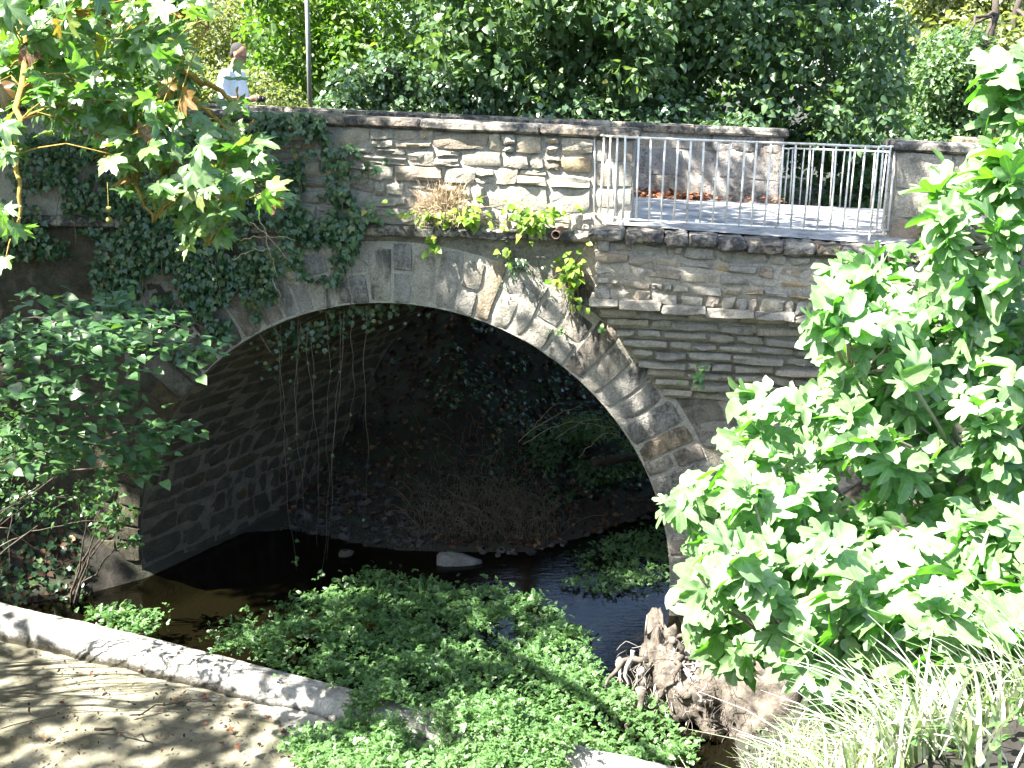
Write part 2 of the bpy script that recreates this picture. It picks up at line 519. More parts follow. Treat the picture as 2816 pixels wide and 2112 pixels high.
def strip_leaf(prof, fold=0.25, droop=0.2, twist=0.0, stalk=0.25):
    """prof: (y, half width)"""
    V, T = [], []
    for y, w in prof:
        z0 = -droop * y * y
        V += [(-w, y - 0.12 * w, z0 + fold * w), (0, y, z0), (w, y - 0.12 * w, z0 + fold * w)]
    for i in range(len(prof) - 1):
        a = 3 * i
        for s in (0, 1):
            p, q, r, t = a + s, a + s + 1, a + 3 + s + 1, a + 3 + s
            T += [(p, q, r), (p, r, t)]
    V = np.array(V, float)
    uv = V[:, :2].copy()
    if stalk:
        b0 = len(V)
        V = np.vstack([V, [(-0.015, 0, 0), (0.015, 0, 0), (0, -stalk, -0.05)]])
        uv = np.vstack([uv, np.zeros((3, 2))])
        T.append((b0, b0 + 1, b0 + 2))
    return V, np.array(T), uv
H_PLANE = [(0, 1.0), (7, .82), (11, .80), (16, .62), (24, .47), (33, .62), (38, .62), (47, .93), (55, .74), (62, .70), (72, .50), (80, .44), (90, .55), (98, .66), (112, .48), (135, .36), (160, .22), (180, .10)]
H_FIG = [(0, 1.0), (7, .99), (13, .92), (18, .76), (22, .55), (25, .46), (30, .56), (35, .76), (41, .86), (48, .87), (55, .76), (61, .56), (66, .47), (74, .54), (84, .62), (96, .60), (112, .47), (138, .37), (160, .30), (180, .14)]
H_FIG3 = [(0, 1.0), (10, .97), (18, .84), (26, .62), (33, .52), (42, .62), (54, .72), (68, .66), (84, .52), (102, .45), (130, .38), (158, .31), (180, .15)]
H_FIGE = [(0, 1.0), (12, .94), (24, .80), (38, .68), (55, .58), (75, .50), (100, .43), (130, .37), (158, .30), (180, .16)]
H_IVY = [(0, 1.0), (14, .72), (28, .55), (48, .74), (66, .52), (95, .52), (125, .34), (160, .32), (180, .10)]
T_PLANE = [polar_leaf(H_PLANE, 0.5, 0.10, 0.22, 0.07, s) for s in (1, 2, 3, 4)]
T_FIG = [polar_leaf(H_FIG, 0.35, 0.30, 0.30, 0.09, 1), polar_leaf(H_FIG, 0.35, 0.08, 0.55, 0.12, 2), polar_leaf(H_FIG3, 0.35, 0.42, 0.22, 0.08, 3), polar_leaf(H_FIGE, 0.3, 0.45, 0.40, 0.06, 4), polar_leaf(H_FIG3, 0.35, 0.05, 0.65, 0.14, 5, 0.10), polar_leaf(H_FIG, 0.35, 0.55, 0.15, 0.06, 6, 0.09)]
T_IVY = [polar_leaf(H_IVY, 0.0, 0.12, 0.15, 0.04, 5)]
def light_polar(half, **kw):
    V, T, uv = polar_leaf(half, 0.0, **kw)
    n = (len(V) - 1) // 2
    # single fan: cheap
    V2 = np.vstack([V[:1], V[1 + n:1 + 2 * n]])
    T2 = np.array([(0, 1 + (i + 1) % n, 1 + i) for i in range(n)])
    return V2, T2, np.vstack([uv[:1], uv[1 + n:1 + 2 * n]])
T_IVYL = [light_polar([(0, 1.0), (26, .56), (48, .72), (80, .5), (130, .34), (180, .10)], cup=0.14, droop=0.15, wave=0.04, seed=s) for s in (5, 6)]
T_PLANEL = [light_polar(H_PLANE[::2] + [(180, .1)], cup=0.1, droop=0.2, wave=0.06, seed=s) for s in (1, 2)]
T_HEART = [strip_leaf([(-0.04, 0.22), (0.12, 0.42), (0.42, 0.42), (0.75, 0.20), (1.0, 0.01)], f, d, 0, 0.35) for f, d in ((0.25, 0.2), (0.12, 0.35))]
T_OVAL = [strip_leaf([(0.0, 0.05), (0.3, 0.27), (0.65, 0.24), (1.0, 0.01)], f, d, 0, 0.15) for f, d in ((0.3, 0.2), (0.1, 0.4))]
T_CARD = [strip_leaf([(0.0, 0.12), (0.5, 0.36), (1.0, 0.02)], 0.3, 0.25, 0, 0)]
T_HEARTL = [strip_leaf([(-0.03, 0.22), (0.22, 0.44), (0.62, 0.30), (1.0, 0.01)], f, d, 0, 0) for f, d in ((0.28, 0.2), (0.1, 0.4))]
T_TINY = [(np.array([(0, 0, 0), (0.30, 0.5, 0.10), (0, 1.0, -0.12), (-0.30, 0.5, 0.10)]), np.array([(0, 1, 2), (0, 2, 3)]), np.zeros((4, 2)))]
T_STAR = [light_polar([(0, 1.0), (24, .48), (48, .92), (80, .46), (105, .62), (180, .12)], cup=0.1, droop=0.2, wave=0.06, seed=s) for s in (1, 2)]
def cress_sprig(seed):
    rng = np.random.default_rng(seed)
    V, T, n = [], [], 0
    def leaflet(p, d, s):
        nonlocal n
        d = d / np.linalg.norm(d)
        side = np.cross(d, UP)
        side /= np.linalg.norm(side) + 1e-6
        up = np.cross(side, d)
        pts = [p, p + d * 0.5 * s + side * 0.34 * s + up * 0.06 * s, p + d * s, p + d * 0.5 * s - side * 0.34 * s + up * 0.06 * s]
        V.extend(pts)
        T.extend([(n, n + 1, n + 2), (n, n + 2, n + 3)])
        n += 4
    a = np.array([0, 0, 0.0])
    tip = np.array([0, 0.62, 0.35])
    for k in range(4):
        t = 0.35 + 0.2 * k
        p = a + (tip - a) * t
        for sgn in (-1, 1):
            leaflet(p, np.array([sgn * 0.9, 0.35, 0.1 + rng.normal(0, 0.15)]), 0.34 - 0.03 * k)
    leaflet(tip, np.array([0, 1, 0.0 + rng.normal(0, 0.2)]), 0.42)
    V.extend([a + [-0.015, 0, 0], a + [0.015, 0, 0], tip])
    T.append((n, n + 1, n + 2))
    V = np.array(V)
    return V, np.array(T), V[:, :2].copy()
T_CRESS = [cress_sprig(s) for s in (1, 2, 3)]

def frames(nrm, tip):
    """rotation matrices (N,3,3) with columns x, y(tip), z(normal)"""
    z = nrm / (np.linalg.norm(nrm, axis=1)[:, None] + 1e-9)
    y = tip - (tip * z).sum(1)[:, None] * z
    y /= np.linalg.norm(y, axis=1)[:, None] + 1e-9
    x = np.cross(y, z)
    return np.stack([x, y, z], axis=2)
def scatter(name, tmpls, P, R, S, tint, origin=None):
    """one triangle mesh holding all leaves"""
    P, S, tint = np.asarray(P), np.asarray(S), np.asarray(tint)
    if origin is not None:
        P = P - np.asarray(origin)
    which = RNG.integers(0, len(tmpls), len(P))
    VV, TT, UU, TI, n = [], [], [], [], 0
    for k, (V, T, uv) in enumerate(tmpls):
        ix = np.nonzero(which == k)[0]
        if not len(ix):
            continue
        W = np.einsum('nij,vj->nvi', R[ix], V) * S[ix][:, None, None] + P[ix][:, None, :]
        m = len(V)
        VV.append(W.reshape(-1, 3))
        TT.append((T[None] + (np.arange(len(ix)) * m)[:, None, None]).reshape(-1, 3) + n)
        UU.append(np.tile(uv, (len(ix), 1)))
        TI.append(np.repeat(tint[ix], m))
        n += len(ix) * m
    return tri_mesh(name, np.concatenate(VV), np.concatenate(TT), np.concatenate(UU), np.concatenate(TI))
def unit(n):
    v = RNG.normal(size=(n, 3))
    return v / np.linalg.norm(v, axis=1)[:, None]

def inside(poly, x, y):
    r = False
    j = len(poly) - 1
    for i in range(len(poly)):
        xi, yi = poly[i]
        xj, yj = poly[j]
        if (yi > y) != (yj > y) and x < (xj - xi) * (y - yi) / (yj - yi) + xi:
            r = not r
        j = i
    return r
def sample_poly(poly, n, rng=RNG):
    xs, ys = [p[0] for p in poly], [p[1] for p in poly]
    out = []
    while len(out) < n:
        x, y = rng.uniform(min(xs), max(xs)), rng.uniform(min(ys), max(ys))
        if inside(poly, x, y):
            out.append((x, y))
    return out

# ------------------------------------------------------------------ ground
LEFT_LINE = [(-9.2, -4), (-8.6, 2), (-8.0, 9), (-7.3, 12.0), (-5.5, 12.75), (-4.85, 13.3), (-3.9, 14.9), (-3.2, 15.0), (-2.0, 14.35), (-1.0, 14.2), (0.3, 14.3), (1.4, 15.1), (2.2, 15.9), (4.0, 17.4), (8.0, 19.5), (16, 22), (60, 36)]
RIGHT_LINE = [(-30, 5.6), (-8, 6.1), (0, 6.2), (1.3, 7.0), (2.25, 9.0), (2.35, 10.5), (2.1, 12.4), (4.4, 16.4), (9, 18.0), (16, 20), (60, 33)]
def sdist(x, y, line):
    """signed distance, positive to the left of the line"""
    best = np.full(x.shape, 1e9)
    sg = np.zeros(x.shape)
    for (ax, ay), (bx, by) in zip(line[:-1], line[1:]):
        dx, dy = bx - ax, by - ay
        t = np.clip(((x - ax) * dx + (y - ay) * dy) / (dx * dx + dy * dy), 0, 1)
        qx, qy = ax + t * dx, ay + t * dy
        d = np.hypot(x - qx, y - qy)
        cr = dx * (y - ay) - dy * (x - ax)
        m = d < best - 1e-9
        best = np.where(m, d, best)
        sg = np.where(m, np.sign(cr), sg)
    return best * sg
WEIR = [(-8.0, 12.67), (-6.2, 11.93), (-4.3, 11.17), (-1.6, 10.01), (0.82, 9.0), (2.0, 8.57), (3.2, 8.15)]
def smooth(a, b, x):
    t = np.clip((x - a) / (b - a), 0, 1)
    return t * t * (3 - 2 * t)
def height(x, y):
    x, y = np.asarray(x, float), np.asarray(y, float)
    u = (x - BP[0]) * BE[0] + (y - BP[1]) * BE[1]
    v = (x - BP[0]) * BN[0] + (y - BP[1]) * BN[1]
    dl = sdist(x, y, LEFT_LINE)
    dr = -sdist(x, y, RIGHT_LINE)
    dw = sdist(x, y, WEIR)
    p3 = np.stack([x, y, 0 * x], -1)
    n1 = fbm(p3 * 0.9, 4) - 0.5
    n2 = fbm(p3 * 3.5 + 11, 3) - 0.5
    bed = np.where(dw < 0, -0.055 + 0.10 * n1 + 0.025 * n2, -0.36 + 0.15 * n1)
    near_weir = np.exp(-np.maximum(-dw - 0.35, 0) * 2.2) * smooth(-4.2, -2.0, x) * (dw < 0)
    bed = bed + 0.075 * near_weir
    gentle = smooth(13.6, 14.3, y) * smooth(5, 2, x)
    f_l = np.where(dl < 0, 0.9 * dl, gentle * (0.16 * np.minimum(dl, 1.3) + 0.85 * np.maximum(dl - 1.3, 0)) + (1 - gentle) * 0.95 * dl)
    f_l = f_l + 0.35 * n1 * np.clip(dl, 0, 1) + 0.12 * n2 * np.clip(dl, 0, 1)
    f_r = np.where(dr < 0, 0.9 * dr, (1.0 + 0.20 * smooth(8.0, 6.0, y) * smooth(0.2, 1.3, x)) * dr) + 0.3 * n1 * np.clip(dr, 0, 1) + 0.1 * n2 * np.clip(dr, 0, 1)
    cap = 4.62 + 0.25 * n1
    away = np.hypot(x, y - 14) - 16
    cap = cap + 0.015 * np.maximum(away, 0) * smooth(0, 30, away)
    inband = (v > -1.1) & (v < BW + 0.25)
    cap = np.where(inband, np.minimum(cap, 4.45), cap)
    land = np.minimum(np.maximum(f_l, f_r), cap)
    h = np.maximum(bed, land)
    # the far bank behind the bridge stays under the frame of the deck
    return h
def H1(x, y):
    return float(height(np.array([x]), np.array([y]))[0])
def axis(lo, a, b, hi, step):
    mid = np.arange(a, b + 1e-6, step)
    left = a - np.cumsum(step * 1.22 ** np.arange(1, 60))
    right = b + np.cumsum(step * 1.22 ** np.arange(1, 60))
    return np.concatenate([left[left > lo][::-1], mid, right[right < hi]])
gx = axis(-320, -9, 8, 320, 0.13)
gy = axis(-320, 0, 22, 420, 0.13)
GX, GY = np.meshgrid(gx, gy)
GZ = height(GX, GY)
nx, ny = len(gx), len(gy)
GV = np.stack([GX, GY, GZ], -1).reshape(-1, 3)
ii = (np.arange(ny - 1)[:, None] * nx + np.arange(nx - 1)[None]).ravel()
GT = np.concatenate([np.stack([ii, ii + 1, ii + nx + 1], 1), np.stack([ii, ii + nx + 1, ii + nx], 1)])

def ground_mat():
    m, nt, b = new_mat('bank_soil_and_sand')
    p = pos(nt)
    at = N(nt, 'ShaderNodeAttribute', attribute_name='tint').outputs['Fac']
    n1 = noise(nt, p, 2.2, 8, 0.6)
    n2 = noise(nt, p, 14.0, 8, 0.65)
    sand = ramp(nt, n1, [(0.30, (0.18, 0.167, 0.132)), (0.5, (0.30, 0.285, 0.24)), (0.7, (0.44, 0.425, 0.38))])
    sand = mixc(nt, 1.0, sand, ramp(nt, n2, [(0.3, 0.72), (0.7, 1.15)]), 'MULTIPLY')
    alg = ramp(nt, noise(nt, p, 0.9, 6, 0.6, 0.5), [(0.56, 0.0), (0.68, 0.55)])
    sand = mixc(nt, alg, sand, (0.12, 0.11, 0.055))
    soil = ramp(nt, n2, [(0.3, (0.011, 0.009, 0.006)), (0.55, (0.021, 0.017, 0.012)), (0.75, (0.042, 0.033, 0.023))])
    soil = mixc(nt, ramp(nt, n1, [(0.42, 0.0), (0.6, 0.75)]), soil, (0.022, 0.034, 0.012))
    sz = N(nt, 'ShaderNodeSeparateXYZ')
    nt.links.new(p, sz.inputs[0])
    soil = mixc(nt, ramp(nt, math_n(nt, 'ADD', sz.outputs[2], 0.5), [(0.44, 1.0), (0.62, 0.0)]), soil, (0.022, 0.019, 0.012))
    col = mixc(nt, at, soil, sand)
    nt.links.new(col, b.inputs['Base Color'])
    b.inputs['Roughness'].default_value = 0.9
    bump(nt, math_n(nt, 'ADD', n2, math_n(nt, 'MULTIPLY', noise(nt, p, 60, 6, 0.7), 0.4)), 0.6, 0.04, b)
    return m
dwv = sdist(GX.ravel(), GY.ravel(), WEIR)
sand_w = smooth(0.15, -0.1, dwv) * smooth(0.35, 0.1, GZ.ravel()) * smooth(1.6, 0.6, GX.ravel())
g_me = tri_mesh('ground', GV, GT, tint=sand_w)
obj('ground', g_me, ground_mat(), kind='structure')

def water_mat(name, tint):
    m, nt, b = new_mat(name)
    for n in list(nt.nodes):
        if n.type == 'BSDF_PRINCIPLED':
            nt.nodes.remove(n)
    out = nt.nodes['Material Output']
    tr = N(nt, 'ShaderNodeBsdfTransparent')
    tr.inputs[0].default_value = (*tint, 1)
    gl = N(nt, 'ShaderNodeBsdfGlossy')
    gl.inputs['Roughness'].default_value = 0.06
    fr = N(nt, 'ShaderNodeFresnel')
    fr.inputs[0].default_value = 1.33
    bp = N(nt, 'ShaderNodeBump')
    bp.inputs['Strength'].default_value = 0.13
    bp.inputs['Distance'].default_value = 0.02
    nt.links.new(noise(nt, pos(nt, (1.0, 2.2, 1.0)), 7.0, 4, 0.55, 0.4), bp.inputs['Height'])
    nt.links.new(bp.outputs[0], gl.inputs['Normal'])
    nt.links.new(bp.outputs[0], fr.inputs['Normal'])
    mx = N(nt, 'ShaderNodeMixShader')
    nt.links.new(fr.outputs[0], mx.inputs[0])
    nt.links.new(tr.outputs[0], mx.inputs[1])
    nt.links.new(gl.outputs[0], mx.inputs[2])
    nt.links.new(mx.outputs[0], out.inputs[0])
    return m
wl = [(-30, 21.9)] + WEIR + [(30, -3)]
obj('stream_water', mesh('stream_water', [(x, y, 0) for x, y in wl] + [(x, 40, 0) for x, y in reversed(wl)], [(i, i + 1, 2 * len(wl) - 2 - i, 2 * len(wl) - 1 - i) for i in range(len(wl) - 1)]), water_mat('dark_stream_water', (0.30, 0.29, 0.20)), kind='structure')
obj('pool_water', mesh('pool_water', [(x, y, 0) for x, y in wl] + [(x, -6, 0) for x, y in reversed(wl)], [(i + 1, i, 2 * len(wl) - 1 - i, 2 * len(wl) - 2 - i) for i in range(len(wl) - 1)]), water_mat('clear_pool_water', (0.88, 0.875, 0.81)), kind='structure')

# road over the bridge
def road_mat():
    m, nt, b = new_mat('pale_worn_road')
    p = pos(nt)
    n1 = noise(nt, p, 3.0, 8, 0.6)
    n2 = noise(nt, p, 70.0, 5, 0.7)
    col = ramp(nt, n1, [(0.36, (0.12, 0.12, 0.125)), (0.5, (0.24, 0.24, 0.24)), (0.64, (0.35, 0.345, 0.335))])
    col = mixc(nt, 1.0, col, ramp(nt, n2, [(0.3, 0.75), (0.7, 1.15)]), 'MULTIPLY')
    nt.links.new(col, b.inputs['Base Color'])
    b.inputs['Roughness'].default_value = 0.9
    bump(nt, n2, 0.5, 0.01, b)
    return m
RV, RF = [], []
us = np.arange(-14, 20.1, 0.5)
for i, u in enumerate(us):
    wob = 0.02 * math.sin(u * 1.7)
    RV += [L(u, 0.36, zdeck(u) - 0.02 + wob * 0.3), L(u, 2.1, zdeck(u) + 0.04), L(u, BW - 0.36, zdeck(u) - 0.02 - wob * 0.3)]
    if i:
        a = 3 * i
        for s in (0, 1):
            RF.append((a - 3 + s, a + s, a + s + 1, a - 2 + s))
obj('road', mesh('road', RV, RF, True), road_mat(), kind='structure')

# ------------------------------------------------------------------ stone pieces
GRIDS = [0.0, 0.07, 0.36, 0.66, 0.93, 1.0]
def piece(q, fmap, depth=0.045, rough=0.018, bury=0.03, rng=RNG, rag=0.012, edge_w=0.016):
    """q: 4 corners (a,b) counter clockwise; fmap(a,b,d) -> world, d towards the viewer."""
    q = np.asarray(q, float)
    n = len(GRIDS)
    V = []
    tilt = rng.normal(0, 0.35, 2) * rough
    size = min(np.linalg.norm(q[1] - q[0]), np.linalg.norm(q[3] - q[0]))
    ea = min(0.12, edge_w / max(np.linalg.norm(q[1] - q[0]), 0.05)) if edge_w else 0.07
    eb = min(0.16, edge_w / max(np.linalg.norm(q[3] - q[0]), 0.05)) if edge_w else 0.07
    for j, b in enumerate([0.0, eb, 0.36, 0.66, 1 - eb, 1.0]):
        for i, a in enumerate([0.0, ea, 0.36, 0.66, 1 - ea, 1.0]):
            aa = a + rng.normal(0, 0.03) if i in (2, 3) else a
            bb = b + rng.normal(0, 0.03) if j in (2, 3) else b
            p = (q[0] * (1 - aa) + q[1] * aa) * (1 - bb) + (q[3] * (1 - aa) + q[2] * aa) * bb
            edge = i in (0, n - 1) or j in (0, n - 1)
            corner = (i in (1, n - 2)) and (j in (1, n - 2))
            if edge:
                d = -bury
                p = p + rng.normal(0, rag * 0.6, 2)
            else:
                d = depth + rng.normal(0, rough * 0.55) + tilt[0] * (aa - .5) * 2 + tilt[1] * (bb - .5) * 2
                if i in (1, n - 2) or j in (1, n - 2):
                    d -= 0.35 * rough + 0.004
                if corner:
                    d -= 0.5 * rough + 0.004
                p = p + rng.normal(0, rag * 0.5, 2)
            V.append(fmap(p[0], p[1], d))
    F = [(j * n + i, j * n + i + 1, (j + 1) * n + i + 1, (j + 1) * n + i) for j in range(n - 1) for i in range(n - 1)]
    me = mesh('stone', V, F, True)
    me.set_sharp_from_angle(angle=math.radians(38))
    return me
def inset(q, g):
    q = np.asarray(q, float)
    c = q.mean(0)
    out = []
    for p in q:
        d = c - p
        out.append(p + np.array([np.sign(d[0]), np.sign(d[1])]) * g)
    return out
def rubble(u0, u1, z0, z1, bands=0.27, ls=(0.3, 0.75), rng=RNG, gap=0.004, jit=0.014, zf0=None, zf1=None, coursed=False):
    """broken courses of rubble: list of quads"""
    Q = []
    nb = max(1, int(round((z1 - z0) / bands)))
    hs = rng.uniform(0.7, 1.3, nb)
    b = np.concatenate([[0], np.cumsum(hs) / hs.sum()])
    def Z(u, t):
        lo = zf0(u) if zf0 else z0
        hi = zf1(u) if zf1 else z1
        w = 0.012 * math.sin(u * 3.1 + t * 9) if 0.01 < t < 0.99 else 0
        return lo + (hi - lo) * t + w
    def quad(a, c, t0, t1):
        q = [(a, Z(a, t0)), (c, Z(c, t0)), (c, Z(c, t1)), (a, Z(a, t1))]
        q = [(x + rng.normal(0, jit), z + rng.normal(0, jit * 0.7)) for x, z in q]
        Q.append(inset(q, gap))
    for k in range(nb):
        u = u0
        while u < u1 - 0.05:
            l = rng.uniform(*ls)
            e = u + l
            if u1 - e < ls[0] * 0.6:
                e = u1
            t0, t1 = b[k], b[k + 1]
            hb = (t1 - t0) * (z1 - z0)
            r = rng.random()
            if coursed or hb < 0.13:
                r = 0.1 if rng.random() < 0.75 else 0.95
            if r < 0.30:
                quad(u, e, t0, t1)
            elif r < 0.62:
                s = t0 + (t1 - t0) * rng.uniform(0.35, 0.65)
                m1 = u + (e - u) * rng.uniform(0.35, 0.65)
                if rng.random() < 0.5:
                    quad(u, e, t0, s)
                    quad(u, m1, s, t1)
                    quad(m1, e, s, t1)
                else:
                    quad(u, m1, t0, s)
                    quad(m1, e, t0, s)
                    quad(u, e, s, t1)
            elif r < 0.84:
                m1 = u + (e - u) * rng.uniform(0.4, 0.7)
                s = t0 + (t1 - t0) * rng.uniform(0.4, 0.6)
                quad(u, m1, t0, t1)
                quad(m1, e, t0, s)
                quad(m1, e, s, t1)
            else:
                m1 = u + (e - u) * rng.uniform(0.4, 0.6)
                quad(u, m1, t0, t1)
                quad(m1, e, t0, t1)
            u = e
    return Q
def block(name, u0, u1, v0, v1, z0, z1, mat, part, jag=0.008, rng=RNG, zt=None, bev=0.018, nosed=False):
    """free standing dressed slab with worn, bevelled edges"""
    us_ = [u0, u0 + bev, (u0 * 2 + u1) / 3, (u0 + 2 * u1) / 3, u1 - bev, u1]
    pr = [(v0 + bev * 1.2, z0), (v0, z0 + bev), (v0 - 0.0, z1 - bev * 1.3), (v0 + bev * 1.6, z1), ((v0 + v1) / 2, z1 + 0.006), (v1 - bev, z1), (v1, z1 - bev), (v1, z0)]
    V, F = [], []
    m = len(pr)
    for i, u in enumerate(us_):
        endp = i in (0, len(us_) - 1)
        for (v, z) in pr:
            cz = (z0 + z1) / 2
            sv = v + (bev * 0.6 * np.sign((v0 + v1) / 2 - v) if endp else 0)
            sz = z + (bev * 0.5 * np.sign(cz - z) if endp else 0)
            off = rng.normal(0, jag, 3)
            zz = sz + (zt(u) if zt else 0)
            V.append(L(u + off[0] * 0.4, sv + off[1], zz + off[2] * 0.6))
    for i in range(len(us_) - 1):
        for k in range(m):
            k2 = (k + 1) % m
            F.append((i * m + k, (i + 1) * m + k, (i + 1) * m + k2, i * m + k2))
    F.append(tuple(range(m)))
    F.append(tuple(reversed(range((len(us_) - 1) * m, len(us_) * m))))
    me = mesh(name, V, F, False)
    return sub(name, me, mat, part)

bridge = thing('stone_bridge', 'old skewed stone arch bridge with rubble parapets spanning the shaded stream', 'bridge', tuple(L(UC, 0, 0)))

# ---- arch body: faces, vault, abutments
def arch_pt(th, r):
    return UC - r * math.cos(th), ZC + r * math.sin(th)
NA = 48
def core_face(v, shift, name):
    V, F = [], []
    ths = np.linspace(0, math.pi, NA + 1)
    for th in ths:
        a, z = arch_pt(th, RI)
        zz = 4.70
        V += [L(a + shift, v, z), L(a + shift, v, zz)]
    for i in range(NA):
        F.append((2 * i, 2 * i + 2, 2 * i + 3, 2 * i + 1))
    n = len(V)
    V += [L(-16, v, -0.8), L(UC - RI + shift, v, -0.8), L(UC - RI + shift, v, 4.70), L(-16, v, 4.70)]
    F.append((n, n + 1, n + 2, n + 3))
    n = len(V)
    V += [L(UC + RI + shift, v, -0.8), L(20, v, -0.8), L(20, v, 4.70), L(UC + RI + shift, v, 4.70)]
    F.append((n, n + 1, n + 2, n + 3))
    me = mesh(name, V, F)
    o = kid(name, me, M['plaster'], bridge)
    me.materials.append(M['left_shade'])
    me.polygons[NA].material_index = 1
    return o
face_near = core_face(0.0, 0.0, 'face_wall')
face_far = core_face(BW, SHEAR * BW, 'face_wall')
def vault_map(s, v, d):
    """s: arc length from the left springing (negative = vertical jamb below); d inward"""
    th = s / RI
    if th < 0:
        a, z = UC - RI + d, ZC + s
    else:
        a, z = arch_pt(th, RI - d)
    return L(a + SHEAR * v, v, z)
VV, VF = [], []
ss = np.concatenate([[-1.2], np.linspace(0, math.pi * RI, NA + 1), [0]])
row = []
for i, s in enumerate(ss):
    last = i == len(ss) - 1
    for v in (0.0, BW):
        if last:
            VV.append(L(UC + RI + SHEAR * v, v, ZC - 1.2))
        else:
            VV.append(vault_map(s, v, 0))
for i in range(len(ss) - 1):
    VF.append((2 * i, 2 * i + 1, 2 * i + 3, 2 * i + 2))
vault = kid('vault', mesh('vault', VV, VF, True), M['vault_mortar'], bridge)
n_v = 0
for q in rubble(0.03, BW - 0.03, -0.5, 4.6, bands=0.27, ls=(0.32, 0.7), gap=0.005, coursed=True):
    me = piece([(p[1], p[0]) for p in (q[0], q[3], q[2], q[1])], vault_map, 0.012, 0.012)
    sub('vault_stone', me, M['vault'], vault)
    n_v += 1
# deck fill under the road
B = Bag()
for u0_, u1_ in ((-16, 20),):
    B.box((u0_, 0.02, 4.69), (u1_, BW - 0.02, 4.72), L)
kid('deck_slab', B.mesh('deck_slab', False), M['mortar'], bridge)

# ---- arch ring
def ring_map(a, r, d, v0=0.0):
    return L(UC - r * math.cos(a), v0 - d, ZC + r * math.sin(a))
VR, FR = [], []
for i in range(NA + 1):
    th = math.pi * i / NA
    for (r, v) in ((RI - 0.004, 0.30), (RI - 0.004, -0.012), (RO, -0.012), (RO, 0.05)):
        VR.append(L(UC - r * math.cos(th), v, ZC + r * math.sin(th)))
for i in range(NA):
    for k in range(3):
        FR.append((4 * i + k, 4 * i + k + 1, 4 * i + 5 + k, 4 * i + 4 + k))
M['half_shade_ring'] = stone_mat('half_shade_ring_stone', (0.12, 0.112, 0.09), (0.17, 0.16, 0.13), (0.23, 0.218, 0.18), 0.5, dscale=1.5, streak=True, bmp=0.8)  # ring stone with part of the left side shade put into its colour
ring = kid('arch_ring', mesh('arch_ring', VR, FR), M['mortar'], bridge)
ring.data.materials.append(M['left_shade'])
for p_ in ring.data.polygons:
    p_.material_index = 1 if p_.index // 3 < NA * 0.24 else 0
rg = np.random.default_rng(21)
th = -0.04
while th < math.pi + 0.02:
    w = rg.uniform(0.19, 0.31) / RI
    t2 = th + w
    gap = 0.007 / RI
    def vq(r0, r1):
        return [(th + gap, r0), (th + gap + rg.normal(0, .002), r1), (t2 - gap + rg.normal(0, .002), r1), (t2 - gap, r0)]
    ro = RO + rg.uniform(-0.12, 0.04)
    parts = [(RI - 0.012, ro)] if rg.random() < 0.6 else [(RI - 0.012, RI + rg.uniform(0.3, 0.45)), None]
    if parts[-1] is None:
        parts[-1] = (parts[0][1] + 0.014, ro)
    for r0, r1 in parts:
        q = vq(r0, r1)
        me = piece([q[0], q[3], q[2], q[1]], lambda a, r, d: ring_map(a, r, d + 0.012), 0.018 + rg.uniform(0, 0.016), 0.012, 0.02, rg, 0.0025, 0)
        sub('voussoir', me, M['left_shade'] if th < 0.62 else (M['half_shade_ring'] if th < 1.02 else M['voussoir']), ring)  # darker stones towards the left carry tree shade in their colour
        # underside of the voussoir where the barrel begins
    th = t2

# ---- spandrel stones right and left of the ring
def face_map(v0):
    return lambda a, z, d: L(a, v0 - d, z)
for (a0, a1, zz0, zz1) in ((4.6, 5.95, 3.6, 4.62), (6.2, 9.0, 0.2, 2.9), (-4.8, 1.6, 3.0, 4.62), (-4.8, 0.2, 0.5, 3.0)):
    for q in rubble(a0, a1, zz0, zz1, bands=0.33, ls=(0.4, 0.8), coursed=True):
        c = np.mean(q, axis=0)
        if np.hypot(c[0] - UC, c[1] - ZC) < RO + 0.16 or (c[1] < ZC and abs(c[0] - UC) < RO + 0.2):
            continue
        sub('spandrel_stone', piece(q, face_map(0.0), 0.006, 0.010, 0.02), M['stone_grey'] if c[0] > UC else M['left_shade'], face_near)

# ---- string course under the parapet
B = Bag()
string = None
edges = np.concatenate([[-9.0], np.cumsum(np.random.default_rng(4).uniform(0.7, 1.2, 20)) - 9.0])
edges = [e for e in edges if e < 5.4] + [5.86]
SB = Bag()
SB.box((-9, -0.03, 4.665), (5.85, 0.02, 4.765), L)
string = kid('string_course', SB.mesh('string_course', False), M['coping'], bridge)
for a, b_ in zip(edges[:-1], edges[1:]):
    block('ledge_stone', a + 0.006, b_ - 0.006, -0.13, 0.02, 4.66, 4.775, M['coping'], string, 0.012)

